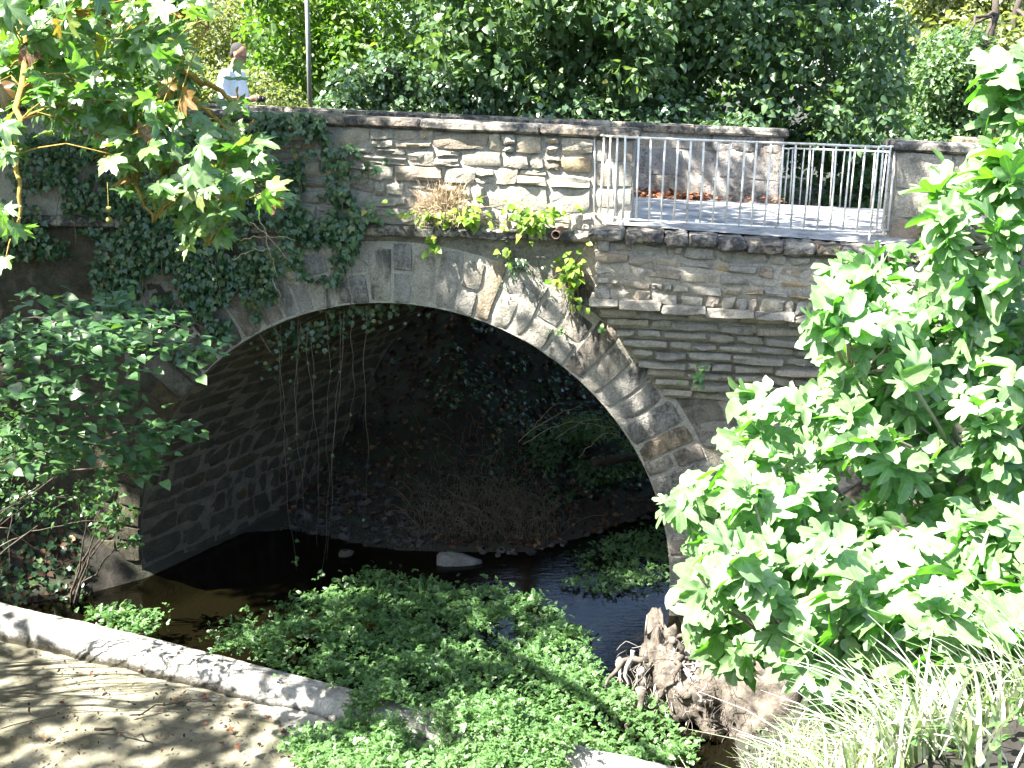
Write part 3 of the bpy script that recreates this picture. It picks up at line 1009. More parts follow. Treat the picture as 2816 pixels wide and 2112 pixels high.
# ---- near parapet
def wall_core(name, u0, u1, v0, v1, z0, zt, mat, cap=0.12):
    B = Bag()
    n = max(2, int((u1 - u0) / 0.5))
    uu = np.linspace(u0, u1, n + 1)
    for a, b_ in zip(uu[:-1], uu[1:]):
        V = []
        for u in (a, b_):
            for v in (v0, v1):
                V += [L(u, v, z0), L(u, v, zt(u) - cap)]
        Q = [(0, 1, 5, 4), (2, 6, 7, 3), (1, 3, 7, 5)]
        if a == uu[0]:
            Q.append((0, 2, 3, 1))
        if b_ == uu[-1]:
            Q.append((4, 5, 7, 6))
        B.add(V, [t for q in Q for t in ((q[0], q[1], q[2]), (q[0], q[2], q[3]))])
    return kid(name, B.mesh(name, False), mat, bridge)
def coping(part, u0, u1, v0, v1, cuts, thick=0.118, seed=2):
    rg = np.random.default_rng(seed)
    e = [u0]
    while e[-1] < u1 - 0.6:
        e.append(min(u1, e[-1] + rg.uniform(*cuts)))
    if u1 - e[-1] > 0.02:
        if u1 - e[-1] < 0.35:
            e[-1] = u1
        else:
            e.append(u1)
    for a, b_ in zip(e[:-1], e[1:]):
        block('coping_stone', a + 0.003, b_ - 0.003, v0, v1, -thick, 0.0, M['coping'], part, 0.007, rg, zt=ztop, bev=0.025)
par = wall_core('parapet', -9, 6.24, 0.02, 0.36, 4.70, ztop, M['mortar'])
coping(par, -9, 6.30, -0.07, 0.43, (1.0, 1.7))
rp = np.random.default_rng(12)
for q in rubble(0.9, 5.78, 4.79, 5.9, bands=0.225, ls=(0.26, 0.72), rng=rp, zf0=lambda u: 4.785, zf1=lambda u: ztop(u) - 0.125):
    sub('stone', piece(q, face_map(0.02), 0.036 + rp.uniform(-0.018, 0.024), 0.024, 0.03, rp), M['stone'], par)
# dressed end pier of the parapet
zz = 4.785
while zz < 5.70:
    hh = rp.uniform(0.2, 0.34)
    z2 = min(zz + hh, ztop(6.2) - 0.122)
    if ztop(6.2) - 0.122 - z2 < 0.1:
        z2 = ztop(6.2) - 0.122
    sp = rp.uniform(5.95, 6.05) if rp.random() < 0.5 else None
    for a, b_ in (((5.79, sp), (sp, 6.24)) if sp else ((5.79, 6.24),)):
        sub('stone', piece(inset([(a, zz), (b_, zz), (b_, z2), (a, z2)], 0.006), face_map(0.02), 0.02, 0.008, 0.02, rp, 0.006), M['stone_grey'], par)
    sub('stone', piece(inset([(0.02, zz), (0.36, zz), (0.36, z2), (0.02, z2)], 0.006), lambda a, z, d: L(6.24 + d, a, z), 0.012, 0.006, 0.02, rp, 0.005), M['stone_grey'], par)
    zz = z2
    if z2 >= ztop(6.2) - 0.13:
        break

# ---- right parapet (pier with a rounded end) behind the fig
par2 = wall_core('parapet', 9.10, 18, 0.02, 0.40, 4.55, ztop, M['mortar'])
coping(par2, 9.02, 18, -0.07, 0.46, (0.9, 1.6), seed=5)
for q in rubble(9.10, 12.0, 4.6, 5.7, bands=0.36, ls=(0.42, 0.62), coursed=True, rng=rp, zf0=lambda u: 4.6, zf1=lambda u: ztop(u) - 0.125):
    sub('stone', piece(q, face_map(0.02), 0.022 + rp.uniform(-0.01, 0.02), 0.022, 0.03, rp), M['stone'], par2)
for k in range(5):
    z0_ = 4.62 + 0.215 * k
    sub('stone', piece(inset([(0.02, z0_), (0.40, z0_), (0.40, z0_ + 0.215), (0.02, z0_ + 0.215)], 0.008), lambda a, z, d: L(9.10 - d, a, z), 0.02, 0.012, 0.02, rp, 0.008), M['stone_grey'], par2)

# ---- far parapet (its inner face shows behind the railing)
V0F = BW - 0.36
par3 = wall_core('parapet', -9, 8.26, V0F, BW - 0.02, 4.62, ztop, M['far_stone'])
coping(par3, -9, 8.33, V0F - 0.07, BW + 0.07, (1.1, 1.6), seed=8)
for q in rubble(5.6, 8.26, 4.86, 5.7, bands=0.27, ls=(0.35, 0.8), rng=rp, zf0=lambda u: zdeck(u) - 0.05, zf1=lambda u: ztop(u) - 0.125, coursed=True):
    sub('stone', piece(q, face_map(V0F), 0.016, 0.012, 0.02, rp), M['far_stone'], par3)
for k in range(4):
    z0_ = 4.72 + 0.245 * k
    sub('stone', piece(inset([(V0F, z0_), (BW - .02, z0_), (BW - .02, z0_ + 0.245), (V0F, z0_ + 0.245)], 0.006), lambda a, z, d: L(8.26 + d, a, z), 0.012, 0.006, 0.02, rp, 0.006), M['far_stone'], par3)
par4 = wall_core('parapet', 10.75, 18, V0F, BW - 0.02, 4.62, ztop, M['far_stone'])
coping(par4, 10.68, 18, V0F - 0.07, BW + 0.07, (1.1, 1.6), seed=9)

# ---- corbelled platform
PV = -0.66
def zledge(u):
    return 4.885 - 0.045 * (u - 5.87)
B = Bag()
def pcore(u0, u1, v0, z0, z1f):
    V = []
    for u in (u0, u1):
        for v in (v0, 0.05):
            V += [L(u, v, z0), L(u, v, z1f(u))]
    Q = [(0, 4, 5, 1), (0, 1, 3, 2), (1, 5, 7, 3), (4, 6, 7, 5), (0, 2, 6, 4)]
    B.add(V, [t for q in Q for t in ((q[0], q[1], q[2]), (q[0], q[2], q[3]))])
pcore(5.90, 10.4, PV + 0.03, 4.0, lambda u: zledge(u) - 0.06)
NC = 9
corb = []
for k in range(NC):
    t0 = k / NC
    z1_ = 4.0 - 1.17 * t0
    z0_ = 4.0 - 1.17 * (k + 1) / NC
    ul = 5.93 + 0.75 * (k / (NC - 1)) ** 1.05
    vf = PV + 0.10 + (-PV - 0.14) * (k / (NC - 1)) ** 0.9
    corb.append((ul, vf, z0_, z1_))
    pcore(ul + 0.02, 10.4, vf + 0.03, z0_, lambda u, z=z1_: z)
plat = kid('platform', B.mesh('platform', False), M['mortar'], bridge)
rq = np.random.default_rng(31)
for q in rubble(5.88, 10.2, 4.10, 4.78, bands=0.145, ls=(0.17, 0.42), rng=rq, zf0=lambda u: zledge(u) - 0.80, zf1=lambda u: zledge(u) - 0.12, coursed=True, gap=0.008, jit=0.018):
    sub('stone', piece(q, face_map(PV + 0.03), 0.026 + rq.uniform(-0.018, 0.022), 0.018, 0.03, rq), M['stone_grey' if rq.random() < 0.6 else 'stone'], plat)
# left return of the platform
for k in range(5):
    z0_ = 4.10 + 0.133 * k
    sub('stone', piece(inset([(PV + 0.02, z0_), (-0.02, z0_), (-0.02, z0_ + 0.133), (PV + 0.02, z0_ + 0.133)], 0.006), lambda a, z, d: L(5.90 - d, a, z), 0.03, 0.014, 0.02, rq), M['stone_grey'], plat)
# projecting flat course
u = 5.82
while u < 10.2:
    l = rq.uniform(0.3, 0.62)
    z1_ = zledge(u) - 0.795
    block('stone', u + 0.004, u + l - 0.004, PV - 0.05 + rq.uniform(-0.02, 0.03), -0.2, z1_ - rq.uniform(0.065, 0.09), z1_ + rq.uniform(0.0, 0.02), M['stone_grey'], plat, 0.012, rq, bev=0.012)
    u += l
for k, (ul, vf, z0_, z1_) in enumerate(corb):
    u = ul
    while u < 10.0:
        l = rq.uniform(0.24, 0.62)
        sag = -0.02 * (u - 6)
        hj = rq.uniform(-0.012, 0.012)
        q = [(u, z0_ + sag + 0.012 + hj), (u + l, z0_ + sag + 0.010 + hj), (u + l, z1_ + sag - 0.002 + hj), (u, z1_ + sag + 0.0 + hj)]
        q = [(x + rq.normal(0, .006), z + rq.normal(0, .007)) for x, z in q]
        sub('corbel_stone', piece(inset(q, 0.007), face_map(vf + 0.03), 0.042 + rq.uniform(-0.02, 0.025), 0.018, 0.03, rq), M['stone_grey' if rq.random() < 0.5 else 'stone'], plat)
        u += l
# ledge slabs on top, as in the photograph
cutpx = [120, 325, 580, 740, 930, 1110, 1355, 1570, 1745, 2030, 2200, 2400]
cu = [on_face((1580 + c / 2.353) / KP, (330 + (700 + 0.07 * c) / 2.353) / KP, PV - 0.09)[0] for c in cutpx]
cu[0] = 5.80
for a, b_ in zip(cu[:-1], cu[1:]):
    zl = zledge((a + b_) / 2)
    block('ledge_stone', a + 0.006, b_ - 0.006, PV - 0.10 + rq.uniform(-0.02, 0.02), -0.18, zl - rq.uniform(0.11, 0.145), zl + rq.uniform(-0.006, 0.006), M['coping'], plat, 0.014, rq, bev=0.03)
# platform pavement behind the slabs
V = []
uu = np.linspace(5.92, 10.3, 10)
for u in uu:
    V += [L(u, -0.30, zledge(u) + 0.012), L(u, 0.0, zdeck(u) - 0.004), L(u, 0.37, zdeck(u) - 0.006)]
F = []
for i in range(len(uu) - 1):
    for s in (0, 1):
        F.append((3 * i + s, 3 * i + 3 + s, 3 * i + 4 + s, 3 * i + 1 + s))
V += [L(5.92, -0.30, 4.6), L(5.92, 0.0, 4.6)]
kid('paving', mesh('paving', V, F, True), M['weir'] if False else road_mat(), bridge)

# ---- drain pipe
def ring_tube(p0, p1, ro, ri, seg=14):
    p0, p1 = np.asarray(p0, float), np.asarray(p1, float)
    V = []
    for (p, r) in ((p0, ro), (p1, ro), (p1, ri), (p0, ri)):
        V.append((p, r))
    d = (p1 - p0) / np.linalg.norm(p1 - p0)
    a = np.cross(d, [0, 0, 1.0]); a /= np.linalg.norm(a)
    b_ = np.cross(d, a)
    vv, ff = [], []
    for p, r in V:
        for k in range(seg):
            t = 2 * math.pi * k / seg
            vv.append(p + r * (math.cos(t) * a + math.sin(t) * b_))
    for i in range(3):
        for k in range(seg):
            k2 = (k + 1) % seg
            ff.append((i * seg + k, i * seg + k2, (i + 1) * seg + k2, (i + 1) * seg + k))
    return mesh('pipe', vv, ff, True)
pu, pz_ = on_face(1205, 505, -0.2)
kid('drain_pipe', ring_tube(L(pu + 0.02, 0.0, pz_ + 0.03), L(pu - 0.02, -0.24, pz_ - 0.01), 0.052, 0.043), M['pipe'], bridge)

# ------------------------------------------------------------------ railings
def railing(path, label, zt, zb, spacing, bars_skip=()):
    path = [np.array(p) for p in path]
    base = L(path[0][0], path[0][1], zb(path[0][0]))
    t = thing('railing', label, 'railing', tuple(base), None)
    rg = np.random.default_rng(9)
    for a, b_ in zip(path[:-1], path[1:]):
        for zf, nm, rr in ((zt, 'top_rail', 0.013), (zb, 'bottom_rail', 0.012)):
            pts = [L(*(a * (1 - s) + b_ * s), zf((a * (1 - s) + b_ * s)[0])) + np.array([0, 0, rg.normal(0, 0.003)]) for s in np.linspace(0, 1, 5)]
            B = Bag()
            B.tube(pts, rr, 6)
            kid(nm, B.mesh(nm), M['paint'], t)
        ln = np.linalg.norm(b_ - a)
        n = max(1, int(round(ln / spacing)))
        for i in range(n + (1 if b_ is path[-1] else 0)):
            q = a + (b_ - a) * (i / n)
            jx = rg.normal(0, 0.008)
            lo = L(q[0] + rg.normal(0, .003), q[1], zb(q[0]) - 0.01)
            hi = L(q[0] + jx, q[1] + rg.normal(0, 0.005), zt(q[0]))
            B = Bag()
            mid = (lo + hi) / 2 + rg.normal(0, 0.004, 3) * [1, 1, 0]
            B.tube([lo, mid, hi], 0.0115 + rg.uniform(-0.001, 0.001), 6)
            kid('bar', B.mesh('bar'), M['paint'], t)
    # feet that pin the rail to the paving
    for a in path[1:-1]:
        B = Bag()
        B.tube([L(a[0], a[1], zb(a[0]) - 0.10), L(a[0], a[1], zb(a[0]))], 0.012, 6)
        kid('foot', B.mesh('foot'), M['paint'], t)
    return t
railing([(5.80, 0.0), (6.16, -0.40), (8.82, -0.40), (9.08, 0.0)], 'white painted railing with flaking bars along the edge of the corbelled platform', lambda u: 5.86 - 0.022 * (u - 5.8), lambda u: 4.975 - 0.028 * (u - 5.8), 0.137)
railing([(8.27, BW - 0.2), (8.45, BW - 0.02), (10.5, BW - 0.02), (10.74, BW - 0.2)], 'white painted railing closing the gap in the far parapet before dark trees', lambda u: 5.60 - 0.02 * (u - 8.3), lambda u: 4.72 - 0.03 * (u - 8.3), 0.145)

# ------------------------------------------------------------------ plant helpers
def leaves_as_parts(name, tmpls, mat, P, R, S, parent, limit=300):
    """the nearest leaves become single parts, the rest is returned"""
    d = np.linalg.norm(P - EYE, axis=1)
    order = np.argsort(d / S)
    near, rest = order[:limit], order[limit:]
    mes = []
    for k, (V, T, uv) in enumerate(tmpls):
        me = tri_mesh(name, V, T, uv)
        me.materials.append(mat)
        mes.append(me)
    inv = Matrix.Translation(-Vector(root_loc(parent)))
    for i in near:
        o = bpy.data.objects.new(name, mes[int(RNG.integers(0, len(mes)))])
        COL.objects.link(o)
        o.parent = parent
        o.matrix_parent_inverse = inv
        m = np.eye(4)
        m[:3, :3] = R[i] * S[i]
        m[:3, 3] = P[i]
        o.matrix_basis = Matrix(m.tolist())
    return rest
def shoot_leaves(ends, dirs, per, size, normal_fn, spread=0.5, along=0.25, tint=None):
    """leaves set round the ends of shoots"""
    P, Nn, Tp, S = [], [], [], []
    for e, d in zip(ends, dirs):
        d = d / (np.linalg.norm(d) + 1e-9)
        k = max(2, int(RNG.normal(per, per * 0.25)))
        for j in range(k):
            t = RNG.uniform(-along, 0.03)
            out = RNG.normal(size=3)
            out -= out @ d * d
            out /= np.linalg.norm(out) + 1e-9
            tip = d * RNG.uniform(0.25, 1.0) + out * RNG.uniform(0.3, 1.0) * spread * 2 + np.array([0, 0, RNG.uniform(-0.5, 0.1)])
            tip /= np.linalg.norm(tip)
            s = RNG.uniform(*size)
            P.append(e + d * t + tip * s * 0.45)
            Tp.append(tip)
            Nn.append(normal_fn(tip))
            S.append(s)
    P, Nn, Tp, S = map(np.array, (P, Nn, Tp, S))
    return P, frames(Nn, Tp), S
def crown_points(centers, radii, per, flat=0.75):
    """leaf positions in clumps, denser towards each clump's skin"""
    centers = np.asarray(centers)
    out, nr, cl = [], [], []
    for i, (c, r) in enumerate(zip(centers, radii)):
        n = max(3, int(per * (r / np.mean(radii)) ** 2))
        d = unit(n)
        rr = r * (0.35 + 0.65 * RNG.random(n) ** 0.45) * (0.75 + 0.5 * RNG.random(n))
        p = d * rr[:, None]
        p[:, 2] *= flat
        out.append(c + p)
        nr.append(d)
        cl.append(np.full(n, RNG.random()))
    return np.concatenate(out), np.concatenate(nr), np.concatenate(cl)
def crown_leaves(P, D, size, up=0.7, rand=0.7, droop=0.5):
    n = len(P)
    Nn = D * 0.5 + UP * up + unit(n) * rand * 1.35
    Tp = D * 0.6 + unit(n) * 0.7 + np.array([0, 0, -droop])
    return frames(Nn, Tp), size[0] * 0.7 + (size[1] * 1.08 - size[0] * 0.7) * RNG.random(n) ** 0.8
def limb(parent, pts, r0, r1, mat, name='limb', seg=6):
    B = Bag()
    B.tube(pts, np.linspace(r0, r1, len(pts)), seg)
    return kid(name, B.mesh(name), mat, parent)
def tree(name, label, base, trunk_h, trunk_r, centers, radii, per, tmpls, size, mat, bark, lean=(0, 0), group=None, up=0.7, rand=0.7, droop=0.6, tintbias=0.0, nlimb=9, flat=0.75, cat='tree', upper=None):
    base = np.asarray(base, float)
    t = thing(name, label, cat, tuple(base), group)
    top = base + np.array([lean[0], lean[1], trunk_h])
    pts = bez(base - [0, 0, 0.3], top, (RNG.normal(0, .15), RNG.normal(0, .15), 0), 8, wob=0.05)
    limb(t, pts, trunk_r, trunk_r * 0.45, bark, 'trunk', 9)
    idx = RNG.choice(len(centers), min(nlimb, len(centers)), replace=False)
    for i in idx:
        s = RNG.uniform(0.45, 0.95)
        a = pts[int(s * 7)]
        c = np.asarray(centers[i])
        limb(t, bez(a, c, (0, 0, 0.12 * np.linalg.norm(c - a)), 7, wob=0.06), trunk_r * 0.35, 0.012, bark, 'limb', 5)
    P, D, cl = crown_points(centers, radii, per, flat)
    R, S = crown_leaves(P, D, size, up, rand, droop)
    tint = np.clip(0.55 * RNG.random(len(P)) + 0.45 * cl + tintbias, 0, 1)
    kid('crown', scatter('crown', tmpls, P, R, S, tint), mat, t, kind='stuff')
    if upper is not None:
        P, D, cl = crown_points(upper[0], upper[1], 110, 0.7)
        R, S = crown_leaves(P, D, (size[1] * 1.5, size[1] * 2.2), up, rand, droop)
        kid('crown', scatter('crown', T_TINY, P, R, S, np.clip(0.8 * RNG.random(len(P)), 0, 1)), mat, t, kind='stuff')
        for i in RNG.choice(len(upper[0]), min(8, len(upper[0])), replace=False):
            limb(t, bez(pts[-1], upper[0][i], (0, 0, 0.3), 7, wob=0.08), trunk_r * 0.4, 0.02, bark, 'limb', 5)
    return t
def pix_clumps(poly, n, Y, jitter, r):
    pts = sample_poly(poly, n)
    c = [at_depth(x, y, RNG.uniform(Y - jitter, Y + jitter)) for x, y in pts]
    return np.array(c), RNG.uniform(r[0], r[1], n)

def gz(x, y):
    return (x, y, H1(x, y))

# ------------------------------------------------------------------ plane tree: crown above the frame and the bough that hangs into it
pl = thing('plane_tree', 'plane tree with lobed leaves whose long bough hangs before the ivied parapet', 'tree', (-10.2, 11.6, H1(-10.2, 11.6)))
tb = np.array(root_loc(pl))
trunk = bez(tb - [0, 0, .4], tb + [0.5, 0.3, 8.3], (-0.2, 0, 0), 12, wob=0.05)
limb(pl, trunk, 0.42, 0.24, M['bark_plane'], 'trunk', 12)
cc, cr = [], []
for k in range(210):
    while True:
        q = RNG.uniform(-1, 1, 3)
        if 0.25 < np.linalg.norm(q) < 1:
            break
    c = np.array([-6.4, 12.6, 11.6]) + q * [7.6, 3.5, 3.2]
    if c[2] < 8.4 - 0.06 * min(0, c[0] + 3) or c[1] < 8.7 + 0.3 * q[2] or (-7.2 < c[0] < -1.5 and 9.5 < c[1] < 13 and RNG.random() < 0.42) or (c[0] >= -3.2 and c[1] > 11.2 and RNG.random() < 0.6):
        continue
    cc.append(c)
    cr.append(RNG.uniform(0.5, 0.95))
for k in range(18):  # this and the next clump sets: unseen leaves added to shape shade
    cc.append(np.array([RNG.uniform(-4.2, 0.4), RNG.uniform(9.5, 11.2), RNG.uniform(9.6, 12.0)]))
    cr.append(RNG.uniform(0.45, 0.8))
for k in range(32):
    c = np.array([RNG.uniform(-14.5, -9.6), RNG.uniform(3.6, 7.2), RNG.uniform(9.4, 11.5)])
    cc.append(c)
    cr.append(RNG.uniform(0.35, 0.7))
for k in range(13):
    cc.append(np.array([RNG.uniform(-8.6, -5.6), RNG.uniform(6.9, 9.2), RNG.uniform(8.2, 9.6)]))
    cr.append(RNG.uniform(0.35, 0.6))
for k in range(64):  # dense unseen leaf roof, added to darken the left face
    cc.append(np.array([RNG.uniform(-9.5, -2.6), RNG.uniform(9.3, 13.2), RNG.uniform(7.75, 9.2)]))
    cr.append(RNG.uniform(0.4, 0.7))
# gaps in the crown where the photograph shows the sun coming through
cc, cr = np.array(cc), np.array(cr)
ok = np.ones(len(cc), bool)
sv = np.array(SUN)
for q, rad in [(L(1.17, 0.92, 6.45), 1.0)] + [(face_point(x, y, -0.03), 0.8) for x, y in ((860, 310), (950, 350), (1110, 345), (1180, 340))]:
    w = cc - q
    dist = np.linalg.norm(w - (w @ sv)[:, None] * sv, axis=1)
    ok &= dist > rad
cc, cr = cc[ok], cr[ok]
P, D, cl = crown_points(cc, cr, 78, 0.6)
R, S = crown_leaves(P, D, (0.12, 0.19), up=1.0, rand=0.6)
kid('crown', scatter('crown', T_STAR, P, R, S, np.clip(RNG.random(len(P)) * 0.9, 0, 1)), M['plane'], pl, kind='stuff')
for i in RNG.choice(len(cc), 15, replace=False):
    a = trunk[int(RNG.uniform(7, 11.9))]
    limb(pl, bez(a, cc[i], (0, 0, 0.3), 8, wob=0.25), 0.07, 0.012, M['bark_plane'], 'limb', 6)
bough_a = bez(trunk[9], at_depth(40, -60, 6.4), (0, 0, 0.5), 10, wob=0.04)
limb(pl, bough_a, 0.13, 0.045, M['bark_plane'], 'limb', 8)
mains = []
for pts in ([(40, -60, 6.4), (130, 90, 6.3), (240, 220, 6.1), (330, 330, 5.9), (420, 470, 5.8), (450, 530, 5.7)],
            [(40, -60, 6.4), (200, 40, 6.2), (350, 140, 6.1), (470, 260, 6.0), (560, 350, 6.0), (605, 430, 6.0)],
            [(40, -60, 6.4), (250, -20, 6.0), (380, 30, 5.8), (450, 60, 5.7)],
            [(40, -60, 6.4), (60, 100, 5.8), (40, 230, 5.5), (35, 330, 5.3), (50, 420, 5.2), (35, 520, 5.1)],
            [(130, 90, 6.3), (200, 260, 6.0), (290, 380, 5.8), (330, 480, 5.6)],
            [(350, 140, 6.1), (430, 180, 6.1), (500, 215, 6.1), (528, 222, 6.1)]):
    p = np.array([at_depth(*q) for q in pts])
    tt = np.linspace(0, len(p) - 1, 16)
    p = np.stack([np.interp(tt, np.arange(len(p)), p[:, k]) for k in range(3)], 1)
    p[1:-1] += RNG.normal(0, 0.012, (14, 3))
    mains.append(p)
    limb(pl, p, 0.024, 0.006, M['twig_lichen'], 'limb', 6)
allm = np.concatenate([m[3:] for m in mains])
POLY_PL = [[(-40, -30), (440, -30), (450, 60), (400, 130), (430, 230), (380, 290), (250, 310), (90, 300), (-40, 280)],
           [(250, 240), (460, 250), (570, 330), (620, 450), (560, 440), (480, 480), (470, 540), (400, 560), (330, 520), (330, 400), (230, 400), (240, 320)],
           [(0, 290), (50, 300), (60, 340), (5, 340)], [(0, 470), (70, 480), (80, 540), (0, 590)], [(440, 180), (520, 190), (530, 235), (460, 240)]]
ends = []
for poly, n, Y, j in zip(POLY_PL, (150, 84, 3, 4, 3), (6.0, 5.8, 5.3, 5.1, 6.1), (0.65, 0.5, 0.2, 0.15, 0.05)):
    for x, y in sample_poly(poly, n):
        if 425 < x < 560 and 80 < y < 195:
            continue
        ends.append(at_depth(x, y, RNG.uniform(Y - j, Y + j)))
ends = np.array(ends)
B = Bag()
dirs = []
for e in ends:
    k = np.argmin(np.linalg.norm(allm - e, axis=1) + 0.25 * np.maximum(0, e[2] - allm[:, 2]))
    a = allm[k]
    p = bez(a, e, (0, 0, 0.05), 5, wob=0.01)
    B.tube(p, np.linspace(0.005, 0.002, 5), 4, False)
    dd = p[-1] - p[-2]
    dirs.append(dd / (np.linalg.norm(dd) + 1e-6) + np.array([0.25, 0, -0.25]))
kid('twigs', B.mesh('twigs'), M['twig_lichen'], pl, kind='stuff')
P, R, S = shoot_leaves(ends, np.array(dirs), 4.8, (0.06, 0.13), lambda t: UP * 0.75 + RNG.normal(0, 0.55, 3) + np.array([-0.15, -0.35, 0]), 0.6, 0.22)
rest = leaves_as_parts('leaf', T_PLANE, M['plane_obj'], P, R, S, pl)
if len(rest):
    kid('foliage', scatter('foliage', T_PLANE, P[rest], R[rest], S[rest], RNG.random(len(rest))), M['plane'], pl, kind='stuff')
def ball(c, r, seg=10):
    V, T = [], []
    for i in range(seg // 2 + 1):
        ph = math.pi * i / (seg // 2)
        for k in range(seg):
            th = 2 * math.pi * k / seg
            V.append(np.asarray(c) + r * np.array([math.sin(ph) * math.cos(th), math.sin(ph) * math.sin(th), math.cos(ph)]))
    for i in range(seg // 2):
        for k in range(seg):
            k2 = (k + 1) % seg
            p, q, r_, s = i * seg + k, i * seg + k2, (i + 1) * seg + k2, (i + 1) * seg + k
            T += [(p, q, r_), (p, r_, s)]
    return V, T
M['seed'] = simple_mat('seed_ball', (0.28, 0.26, 0.07), 0.9, var=0.4, scale=90, bmp=0.8)
for (x, y, Y) in ((235, 452, 5.65), (236, 475, 5.65), (129, 108, 5.7), (130, 132, 5.7), (385, 235, 5.9), (480, 425, 5.8)):
    c = at_depth(x, y, Y)
    B = Bag()
    B.add(*ball(c, 0.017, 12))
    s = kid('seed_ball', B.mesh('seed_ball'), M['seed'], pl)
    B = Bag()
    B.tube([c + [0, 0, .015], c + [0.004, 0, .14]], 0.0018, 4)
    sub('stalk', B.mesh('stalk'), M['seed'], s)

# added trees, outside the picture, that keep the sky off the abutment
for (bx, by, lab) in ((-14.5, 3.0, 'added sky blocking elm on the left bank upstream of the pool outside the view'), (-14.0, 9.5, 'added broad sky blocking elm on the left bank behind the plane tree outside the view'), (-13.0, 15.5, 'added sky blocking elm beside the road at the left end of the bridge outside the view'), (-9.5, -3.0, 'added sky blocking elm on the near bank behind the viewpoint outside the view'), (-6.5, -7.5, 'second added sky blocking elm on the near bank well behind the viewpoint')):
    c, r = [], []
    while len(c) < 80:
        q = RNG.uniform(-1, 1, 3)
        if np.linalg.norm(q) < 1:
            c.append(np.array([bx, by, 8.2]) + q * [2.6, 3.6, 3.6])
            r.append(RNG.uniform(0.6, 1.0))
    tree('sky_block_elm', lab, gz(bx, by), 4.5, 0.25, np.array(c), np.array(r), 60, T_TINY, (0.2, 0.32), M['lime'], M['bark'], nlimb=12)

# ------------------------------------------------------------------ fig tree
fb = np.array([2.75, 5.3, 0])
fb[2] = H1(fb[0], fb[1])
fig = thing('fig_tree', 'sunlit fig tree with broad lobed leaves on the grassy bank', 'tree', tuple(fb))
POLY_FIG = [([(2150, 110), (2260, 100), (2260, 420), (2120, 420), (2030, 480), (2000, 470), (2060, 380), (2130, 320)], 26, 4.6, 0.35),
            ([(2040, 480), (2260, 420), (2260, 800), (1960, 800), (1800, 800), (1790, 700), (1730, 680), (1790, 600), (1900, 545), (1990, 560)], 60, 4.7, 0.55),
            ([(1800, 790), (2260, 780), (2260, 1150), (1560, 1150), (1600, 1050), (1590, 980), (1530, 935), (1620, 865), (1720, 835)], 74, 4.6, 0.6),
            ([(1430, 1095), (1500, 1040), (1620, 1010), (1760, 1010), (1760, 1160), (1560, 1190), (1500, 1190), (1540, 1130)], 24, 4.9, 0.35),
            ([(1560, 1160), (2260, 1140), (2260, 1440), (1960, 1450), (1900, 1330), (1700, 1290), (1500, 1300), (1470, 1260), (1540, 1220)], 64, 4.1, 0.6),
            ([(1500, 1280), (1660, 1290), (1640, 1400), (1560, 1470), (1500, 1400)], 12, 4.5, 0.3),
            ([(1680, 1330), (1960, 1330), (2260, 1420), (2260, 1560), (1760, 1520), (1680, 1430)], 44, 3.8, 0.4),
            ([(1780, 1260), (2260, 1240), (2260, 1560), (1900, 1540)], 30, 3.6, 0.35)]
fends = []
for poly, n, Y, j in POLY_FIG:
    for x, y in sample_poly(poly, int(n * 1.5)):
        fends.append(at_depth(x, y, RNG.uniform(Y - j, Y + j)))
fends = np.array(fends)
fm = []
for tgt in ((2190, 200, 4.7), (2150, 520, 4.8), (1900, 640, 4.9), (1850, 800, 4.8), (1650, 930, 4.9), (1500, 1080, 5.0), (1620, 1200, 4.6), (1540, 1300, 4.5), (1800, 1280, 4.3), (2050, 1250, 4.2), (2100, 1000, 4.4), (2050, 1420, 3.9), (1760, 1420, 4.0)):
    e = at_depth(*tgt)
    p = bez(fb - [0, 0, .2], e, (0.15, 0.1, 0.15), 14, wob=0.025)
    limb(fig, p, 0.05, 0.008, M['bark_fig'], 'limb', 7)
    fm.append(p[4:])
limb(fig, bez(fb - [0, 0, .5], fb + [0.3, 0.2, 1.2], (0.1, 0, 0), 6), 0.13, 0.07, M['bark_fig'], 'trunk', 9)
fm = np.concatenate(fm)
dirs = []
B = Bag()
for e in fends:
    k = np.argmin(np.linalg.norm(fm - e, axis=1) + 0.3 * np.maximum(0, fm[:, 2] - e[2]))
    p = bez(fm[k], e, (0, 0, -0.04), 6, wob=0.008)
    B.tube(p, np.linspace(0.011, 0.006, 6), 5)
    d = p[-1] - p[-2]
    dirs.append(d / (np.linalg.norm(d) + 1e-6) * 0.6 + np.array([-0.45, -0.25, 0.35]))
kid('shoots', B.mesh('shoots'), M['bark_fig'], fig, kind='stuff')
P, R, S = shoot_leaves(fends, np.array(dirs), 8.6, (0.055, 0.128), lambda t: UP * 0.8 + np.array([-0.25, -0.25, 0]) + RNG.normal(0, 0.55, 3), 0.55, 0.16)
rest = leaves_as_parts('leaf', T_FIG, M['fig_obj'], P, R, S, fig)
kid('foliage', scatter('foliage', T_FIG, P[rest], R[rest], S[rest], RNG.random(len(rest))), M['fig'], fig, kind='stuff')

